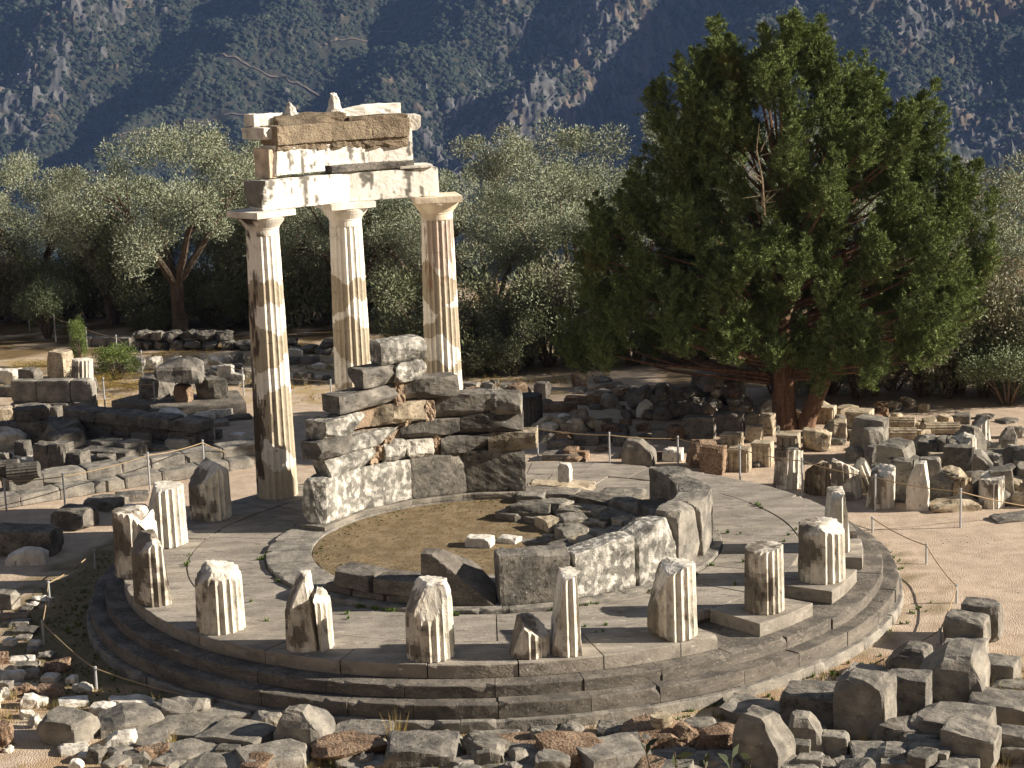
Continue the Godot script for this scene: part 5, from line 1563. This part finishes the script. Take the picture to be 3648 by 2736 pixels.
func build_cypress() -> void:
	var base := Vector3(7.35, G0, -12.9)
	var t := thing("cypress_tree", "huge spreading dark green cypress with reddish twin trunks", "tree", base)
	var r := RandomNumberGenerator.new()
	r.seed = 4242
	var tv := PackedVector3Array()
	tube(tv, [Vector3(0, -0.3, 0), Vector3(0.0, 0.4, 0), Vector3(0.0, 1.4, 0), Vector3(-0.05, 3.0, 0), Vector3(0.05, 6.0, 0), Vector3(0.1, 9.6, 0)], [0.42, 0.3, 0.27, 0.22, 0.13, 0.03], 12)
	obj("trunk", flat_mesh(tv, tint(tv, 3, Color(1, 1, 1), 0.25)), M["cedar"], t)
	tv = PackedVector3Array()
	tube(tv, [Vector3(0.42, -0.3, 0.1), Vector3(0.62, 0.35, 0.1), Vector3(0.95, 1.15, 0.1), Vector3(1.15, 2.4, 0.0), Vector3(1.6, 5.0, 0.0)], [0.26, 0.21, 0.2, 0.15, 0.05], 10)
	obj("trunk", flat_mesh(tv, tint(tv, 4, Color(1.1, 1.1, 1.1), 0.25)), M["cedar"], t)
	# envelope: half widths to the left, to the right, by height above ground
	var hs := [1.35, 2.0, 2.6, 3.6, 4.9, 6.2, 7.3, 8.3, 8.9, 9.5, 10.2]
	var L := [5.2, 5.9, 5.8, 5.3, 4.9, 4.4, 3.4, 3.0, 2.5, 1.2, 0.2]
	var R := [4.2, 5.4, 5.6, 5.5, 5.2, 4.9, 4.3, 3.2, 2.0, 1.2, 0.7]
	var at := func(a: Array, y: float) -> float:
		for i in hs.size() - 1:
			if y < hs[i + 1]: return lerpf(a[i], a[i + 1], clampf((y - hs[i]) / (hs[i + 1] - hs[i]), 0.0, 1.0))
		return a[-1]
	# boughs: upright clusters of plumes with dark gaps between them
	var plumes := []
	var boughs := []
	var tries := 0
	while boughs.size() < 135 and tries < 90000:
		tries += 1
		var y := r.randf_range(1.6, 9.3)
		var a := r.randf() * TAU
		var q := sqrt(r.randf_range(0.05, 1.0))
		var ex: float = at.call(L if cos(a) < 0.0 else R, y) - 0.65
		if r.randf() > ex / 5.3 + 0.1: continue
		var p := Vector3(cos(a) * ex * q, y, sin(a) * ex * 0.62 * q)
		var ok := true
		for o in boughs:
			if ((o as Vector3) - p).length() < 0.86: ok = false
		if ok: boughs.append(p)
	for bp in boughs:
		var n := r.randi_range(5, 8)
		var wd := r.randf_range(0.4, 0.62)
		for j in n:
			var d := rdir(r)
			plumes.append([bp + d * Vector3(wd, 0.42, wd) * sqrt(r.randf()), r.randf_range(0.6, 1.2), r.randf_range(0.22, 0.36)])
		plumes.append([bp + Vector3(bp.x * 0.02, 0.5, 0.0), r.randf_range(0.9, 1.3), r.randf_range(0.22, 0.3)])
	for p in [[0.0, 9.5, 0.0], [0.7, 9.45, 0.1], [-0.5, 8.9, 0.2], [1.4, 8.0, 0.2], [-2.25, 8.6, 0.3], [-1.7, 8.7, 0.0], [-2.7, 8.0, 0.2], [2.3, 8.0, 0.3], [3.3, 7.1, 0.2], [4.1, 6.3, 0.2],
			[-2.9, 8.3, 0.3], [-2.5, 8.5, 0.6], [-2.0, 8.7, 0.4], [-1.4, 8.8, 0.3], [-1.0, 9.0, 0.3], [-2.9, 7.6, 0.5], [-2.6, 7.1, 0.8], [-3.1, 6.9, 0.3], [-2.2, 7.9, 0.7], [-1.7, 8.1, 0.8], [-3.3, 6.4, 0.4],
			[1.5, 8.5, 0.3], [1.9, 8.2, 0.4], [2.6, 7.5, 0.5], [3.0, 7.4, 0.3], [3.6, 6.8, 0.5], [4.4, 5.9, 0.3], [4.7, 5.2, 0.4], [5.0, 4.3, 0.3], [0.3, 9.7, 0.2], [-0.4, 9.3, 0.3], [0.8, 9.1, 0.4], [-4.6, 5.2, 0.6], [-4.9, 4.6, 0.4], [-4.3, 5.6, 0.3]]:
		for j in 2:
			plumes.append([Vector3(p[0] + r.randf_range(-0.15, 0.15), p[1] + r.randf_range(-0.3, 0.1) - 0.5 * j, p[2] + r.randf_range(-0.3, 0.3)), r.randf_range(0.9, 1.35), r.randf_range(0.28, 0.4)])
	var limbs := PackedVector3Array()
	var v := PackedVector3Array()
	var c := PackedColorArray()
	for pl in plumes:
		var p: Vector3 = pl[0]
		var h: float = pl[1]
		var rad: float = pl[2]
		var root := Vector3(p.x * 0.08, p.y * 0.72 - 0.1, p.z * 0.08)
		if r.randf() < 0.16: tube(limbs, [root, p.lerp(root, 0.4) - UPV * 0.15, p], [0.05, 0.035, 0.014], 5)
		var out := Vector3(p.x, 0, p.z).normalized() * 0.5
		var axis_ := (UPV + out * r.randf_range(0.2, 1.1)).normalized()
		var warm := r.randf() < 0.008
		var ns := int(36.0 * h * rad / 0.33)
		for k in ns:
			var s := r.randf()
			var d := rdir(r)
			var sp := d - axis_ * d.dot(axis_)
			var rr := rad * (sin(PI * clampf(s * 0.8 + 0.2, 0.0, 1.0)) * 0.9 + 0.1)
			var q0 := p + axis_ * (s - 0.4) * h + sp * rr * 0.25
			var dir := (sp * 0.9 + axis_ * r.randf_range(0.5, 1.1) + rdir(r) * 0.35).normalized()
			var ln := rr * r.randf_range(0.75, 1.5)
			var tone := r.randf_range(0.75, 1.25)
			for m in 46:
				var u := r.randf()
				var q := q0 + dir * ln * u + rdir(r) * 0.05 * (1.1 - u)
				var ax := (dir * 0.9 + rdir(r) * 0.8).normalized()
				var g := r.randf()
				var col := Color(0.10, 0.135, 0.05).lerp(Color(0.255, 0.31, 0.12), g * g) * tone
				if warm: col = col.lerp(Color(0.2, 0.11, 0.05), 0.4)
				leaf_tri(v, c, q, ax, ax.cross(rdir(r)).normalized(), r.randf_range(0.05, 0.12), r.randf_range(0.014, 0.028), col)
	obj("limbs", flat_mesh(limbs, tint(limbs, 8, Color(1, 1, 1), 0.25)), M["cedar"], t)
	obj("crown", flat_mesh(v, c), M["cypress_leaf"], t)
	# bleached dead branch in the crown
	var dv := PackedVector3Array()
	var b0 := Vector3(-0.9, 5.7, 3.3)
	tube(dv, [b0, b0 + Vector3(-0.06, 0.8, 0.15), b0 + Vector3(-0.2, 1.5, 0.25), b0 + Vector3(-0.14, 2.1, 0.3)], [0.028, 0.024, 0.017, 0.006], 6)
	tube(dv, [b0 + Vector3(-0.05, 0.75, 0.15), b0 + Vector3(-0.4, 1.0, 0.3), b0 + Vector3(-0.62, 1.35, 0.3)], [0.018, 0.013, 0.005], 5)
	tube(dv, [b0 + Vector3(-0.4, 1.0, 0.3), b0 + Vector3(-0.1, 1.3, 0.35)], [0.018, 0.006], 5)
	for k in 16:
		var s := b0 + Vector3(-0.1, r.randf_range(0.1, 1.7), 0.2)
		tube(dv, [s, s + Vector3(r.randf_range(-0.5, 0.5), r.randf_range(-0.1, 0.4), r.randf_range(-0.1, 0.3))], [0.009, 0.003], 4)
	var dc := PackedColorArray()
	dc.resize(dv.size())
	dc.fill(Color(0.6, 0.56, 0.5))
	var dn := obj("dead_branch", flat_mesh(dv, dc), M["tan"], t)
	dn.set_meta("label", "bleached dead branch")

func leaf_tri(v: PackedVector3Array, c: PackedColorArray, p: Vector3, ax: Vector3, sd: Vector3, l: float, w: float, col: Color) -> void:
	v.append(p + sd * w * 0.5); v.append(p + ax * l); v.append(p - sd * w * 0.5)
	c.append(col); c.append(col); c.append(col)

# ------------------------------------------------------------------ small plants
func tuft_mesh(sd: int, n: int, h: float, spread: float, w: float) -> ArrayMesh:
	var r := RandomNumberGenerator.new()
	r.seed = sd
	var v := PackedVector3Array()
	var c := PackedColorArray()
	for i in n:
		var a := r.randf() * TAU
		var p := Vector3(cos(a), 0, sin(a)) * spread * 0.25 * r.randf()
		var ax := (UPV + Vector3(cos(a), 0, sin(a)) * r.randf_range(0.1, 0.8) * spread / h * 0.7).normalized()
		leaf_tri(v, c, p, ax, ax.cross(rdir(r)).normalized(), h * r.randf_range(0.5, 1.0), w, Color(1, 1, 1) * r.randf_range(0.7, 1.3))
	return flat_mesh(v, c)

func scatter(called: String, label: String, cat: String, mesh: Mesh, tf: Array, cl: Array, m: Material) -> void:
	var mm := MultiMesh.new()
	mm.transform_format = MultiMesh.TRANSFORM_3D
	mm.use_colors = true
	mm.mesh = mesh
	mm.instance_count = tf.size()
	for i in tf.size():
		mm.set_instance_transform(i, tf[i])
		mm.set_instance_color(i, cl[i])
	var mi := MultiMeshInstance3D.new()
	mi.name = numbered(called)
	mi.multimesh = mm
	mi.material_override = m
	add_child(mi)
	tag(mi, label, cat, "", "stuff")

func build_plants() -> void:
	var r := RandomNumberGenerator.new()
	r.seed = 77
	var green := tuft_mesh(1, 26, 0.07, 0.09, 0.012)
	var straw := tuft_mesh(2, 22, 0.2, 0.16, 0.007)
	var tf := []
	var cl := []
	# joints of the paving and foot of the steps
	for i in 700:
		var deg := r.randf_range(-125.0, 120.0)
		var rad: float = [4.215, 4.215, 5.62, 7.5, 7.55, 7.7][r.randi() % 6]
		if nz.get_noise_2d(deg * 0.05, rad * 3.0) < 0.05: continue
		if rad < 7.0 and r.randf() < 0.3: rad = r.randf_range(4.2, 5.6)
		var y := 0.0 if rad < 6.0 else G0
		if rad == 5.62 and deg > 30.0 and deg < 90.0: continue
		tf.append(Transform3D(Basis(UPV, r.randf() * TAU).scaled(Vector3.ONE * r.randf_range(0.7, 1.5)), polar(rad + r.randf_range(-0.02, 0.06) * (1.0 if rad < 7.0 else 4.0), deg, y)))
		cl.append(Color(0.13, 0.2, 0.05) * r.randf_range(0.7, 1.3))
	for i in 300:
		var deg := r.randf_range(0.0, 360.0)
		var rad := 3.3 - absf(r.randfn(0.0, 0.35))
		tf.append(Transform3D(Basis(UPV, r.randf() * TAU).scaled(Vector3.ONE * r.randf_range(0.3, 0.7)), polar(rad, deg, 0.03)))
		cl.append(Color(0.11, 0.13, 0.04) * r.randf_range(0.7, 1.4))
	for i in 900:
		var deg := r.randf_range(-115.0, 0.0)
		var rad := r.randf_range(7.5, 8.8)
		tf.append(Transform3D(Basis(UPV, r.randf() * TAU).scaled(Vector3.ONE * r.randf_range(0.4, 0.9)), polar(rad, deg, G0)))
		cl.append(Color(0.2, 0.2, 0.09) * r.randf_range(0.6, 1.3))
	scatter("green_grass", "short green grass in paving joints and at the platform foot", "grass", green, tf, cl, M["needles"])
	tf = []
	cl = []
	for i in 1500:
		var x := r.randf_range(-10.0, 8.5)
		var z := r.randf_range(5.0, 10.6)
		if Vector2(x, z).length() < 7.6: continue
		if nz.get_noise_2d(x * 0.8, z * 0.8) < 0.02: continue
		tf.append(Transform3D(Basis(UPV, r.randf() * TAU).scaled(Vector3.ONE * r.randf_range(0.5, 1.4)), Vector3(x, ground_y(x, z), z)))
		cl.append(Color(0.30, 0.23, 0.10).lerp(Color(0.14, 0.15, 0.05), r.randf() * 0.8))
	for i in 2600:
		var x := r.randf_range(-11.0, 3.5)
		var z := r.randf_range(-29.0, -18.5)
		if nz.get_noise_2d(x * 0.5, z * 0.5) < 0.05: continue
		tf.append(Transform3D(Basis(UPV, r.randf() * TAU).scaled(Vector3.ONE * r.randf_range(0.4, 0.9)), Vector3(x, ground_y(x, z), z)))
		cl.append(Color(0.38, 0.29, 0.12) * r.randf_range(0.7, 1.2))
	for i in 5000:
		var p := polar(3.3 * sqrt(r.randf()), r.randf() * 360.0, 0.028)
		tf.append(Transform3D(Basis(UPV, r.randf() * TAU).scaled(Vector3(0.35, 0.12, 0.35) * r.randf_range(0.6, 1.2)), p))
		cl.append(Color(0.30, 0.2, 0.09) * r.randf_range(0.6, 1.3))
	scatter("dry_grass", "straw coloured dry grass among the stones and on the floor", "grass", straw, tf, cl, M["needles"])
	var peb := stone_mesh("r", Vector3(0.06, 0.04, 0.05), 951, Color(1, 1, 1), 0.2)
	tf = []
	cl = []
	for i in 4200:
		var x := r.randf_range(6.5, 14.0)
		var z := r.randf_range(-9.0, 7.5)
		if i % 3 == 0:
			x = r.randf_range(-13.0, 9.0)
			z = r.randf_range(-24.0, 10.0)
		if Vector2(x, z).length() < 7.6: continue
		if nz2.get_noise_2d(x * 0.5 + 30.0, z * 0.5) < -0.05: continue
		tf.append(Transform3D(Basis(UPV, r.randf() * TAU).scaled(Vector3(1, 0.7, 1) * r.randf_range(0.2, 0.55) * r.randf_range(0.5, 1.2)), Vector3(x, ground_y(x, z) - 0.01, z)))
		cl.append(Color(1, 0.95, 0.88) * r.randf_range(0.8, 1.0))
	scatter("pebbles", "loose pebbles and gravel lying on the sandy paths", "gravel", peb, tf, cl, M["tan"])
	# tall dry grass clumps before the steps, each a plant
	var tall := tuft_mesh(5, 60, 0.55, 0.35, 0.009)
	var tallc := [[-1.55, 7.9, 1.25, "tall yellow grass clump rising before the steps"], [-3.35, 7.3, 0.8, "thin dry grass stalks left of the yellow clump"], [-0.9, 8.2, 0.6, "low straw tuft behind the squared front block"], [-2.9, 7.35, 0.7, "sparse seeding grass at the steps' shaded foot"], [-4.9, 7.6, 0.7, "green brown grass tuft beside the big squared block"], [4.1, 8.9, 0.7, "dry grass tuft between the upright front right stones"], [5.2, 8.7, 0.6, "small straw tuft under the tall upright block"]]
	for p in tallc:
		var o := obj("grass_clump", tall, M["needles"])
		o.position = Vector3(p[0], ground_y(p[0], p[1]), p[1])
		o.scale = Vector3.ONE * p[2]
		o.rotation.y = p[0] * 3.0
		o.material_override = grass_mat()
		tag(o, p[3], "grass clump", "tall grass clumps")
	# bushes at the left
	var bush := shrub_mesh(1500, 9000, Color(0.11, 0.15, 0.04))
	var b := thing("green_bush", "rounded fresh green bush left of the boulder pedestal", "bush", Vector3(-11.0, G0 - 0.1, -23.0))
	b.scale = Vector3(0.85, 0.62, 0.7)
	obj("stem", bush[0], M["bark"], b)
	obj("foliage", bush[1], M["bush_leaf"], b)
	b = thing("small_olive_shrub", "grey green young olive shrub beside the path posts", "shrub", Vector3(-14.7, G0 - 0.1, -31.0))
	var os := shrub_mesh(1501, 8000, Color(0.15, 0.18, 0.10))
	b.scale = Vector3(1.0, 1.15, 1.0)
	obj("stem", os[0], M["bark"], b)
	obj("foliage", os[1], M["bush_leaf"], b)
	b = thing("tall_weed", "tall green weed between the square pillar and the path", "plant", Vector3(-12.6, G0 - 0.1, -25.5))
	b.scale = Vector3(0.35, 0.85, 0.35)
	obj("stem", os[0], M["bark"], b)
	obj("foliage", bush[1], M["bush_leaf"], b)
	var ivy := shrub_mesh(1502, 4200, Color(0.24, 0.17, 0.045))
	for q in [[-10.4, -21.3, 1.15, "yellowing creeper patch in front of the green bush"], [-13.9, -24.8, 1.0, "yellowing creeper patch beside the square pillar"], [-11.6, -22.6, 0.8, "small yellow creeper patch at the fluted drum"]]:
		b = thing("creeper_patch", q[3], "creeper", Vector3(q[0], G0 - 0.05, q[1]), q[0], "yellowing creepers")
		b.scale = Vector3(q[2], 0.2, q[2] * 0.8)
		obj("foliage", ivy[1], M["bush_leaf"], b)
	# right-hand underbrush, sunlit
	b = thing("pale_shrub", "pale green shrub at the right edge behind the column yard", "shrub", Vector3(13.4, G0 - 0.1, -14.6))
	b.scale = Vector3(1.3, 0.95, 1.1)
	obj("stem", os[0], M["bark"], b)
	obj("foliage", os[1], M["bush_leaf"], b)
	# leafy shoot close to the viewer, only its tips reach into the view
	var tw := thing("leafy_shoot", "dark glossy leaf tips poking up at the bottom edge, nearest the viewer", "plant", Vector3(0.86, ground_y(0.86, 28.0), 28.0))
	var tv := PackedVector3Array()
	var lv := PackedVector3Array()
	var lc := PackedColorArray()
	for i in 5:
		var e := Vector3(-0.22 + 0.11 * i + r.randf_range(-0.03, 0.03), 1.5 + r.randf_range(-0.05, 0.04), r.randf_range(-0.1, 0.1))
		tube(tv, [Vector3(0, -0.1, 0), e * Vector3(0.5, 0.6, 0.5), e], [0.012, 0.008, 0.003], 5)
		for k in 12:
			var s := 0.86 + 0.14 * k / 11.0
			var p := e * Vector3(lerpf(0.5, 1.0, (s - 0.5) / 0.5), s, 1.0)
			var ax := (rdir(r) * Vector3(1, 0.5, 1) + UPV * 0.5).normalized()
			leaf(lv, lc, p, ax, ax.cross(rdir(r)).normalized(), r.randf_range(0.06, 0.095), 0.032, Color(0.035, 0.045, 0.022) * r.randf_range(0.7, 1.5))
	obj("stem", flat_mesh(tv, tint(tv, 1, Color(1, 1, 1), 0.1)), M["bark"], tw)
	obj("foliage", flat_mesh(lv, lc), M["leaf"], tw)

var _grass: StandardMaterial3D
func grass_mat() -> StandardMaterial3D:
	if _grass == null:
		_grass = StandardMaterial3D.new()
		_grass.albedo_color = Color(0.62, 0.53, 0.3)
		_grass.vertex_color_use_as_albedo = true
		_grass.roughness = 0.9
		_grass.cull_mode = BaseMaterial3D.CULL_DISABLED
	return _grass
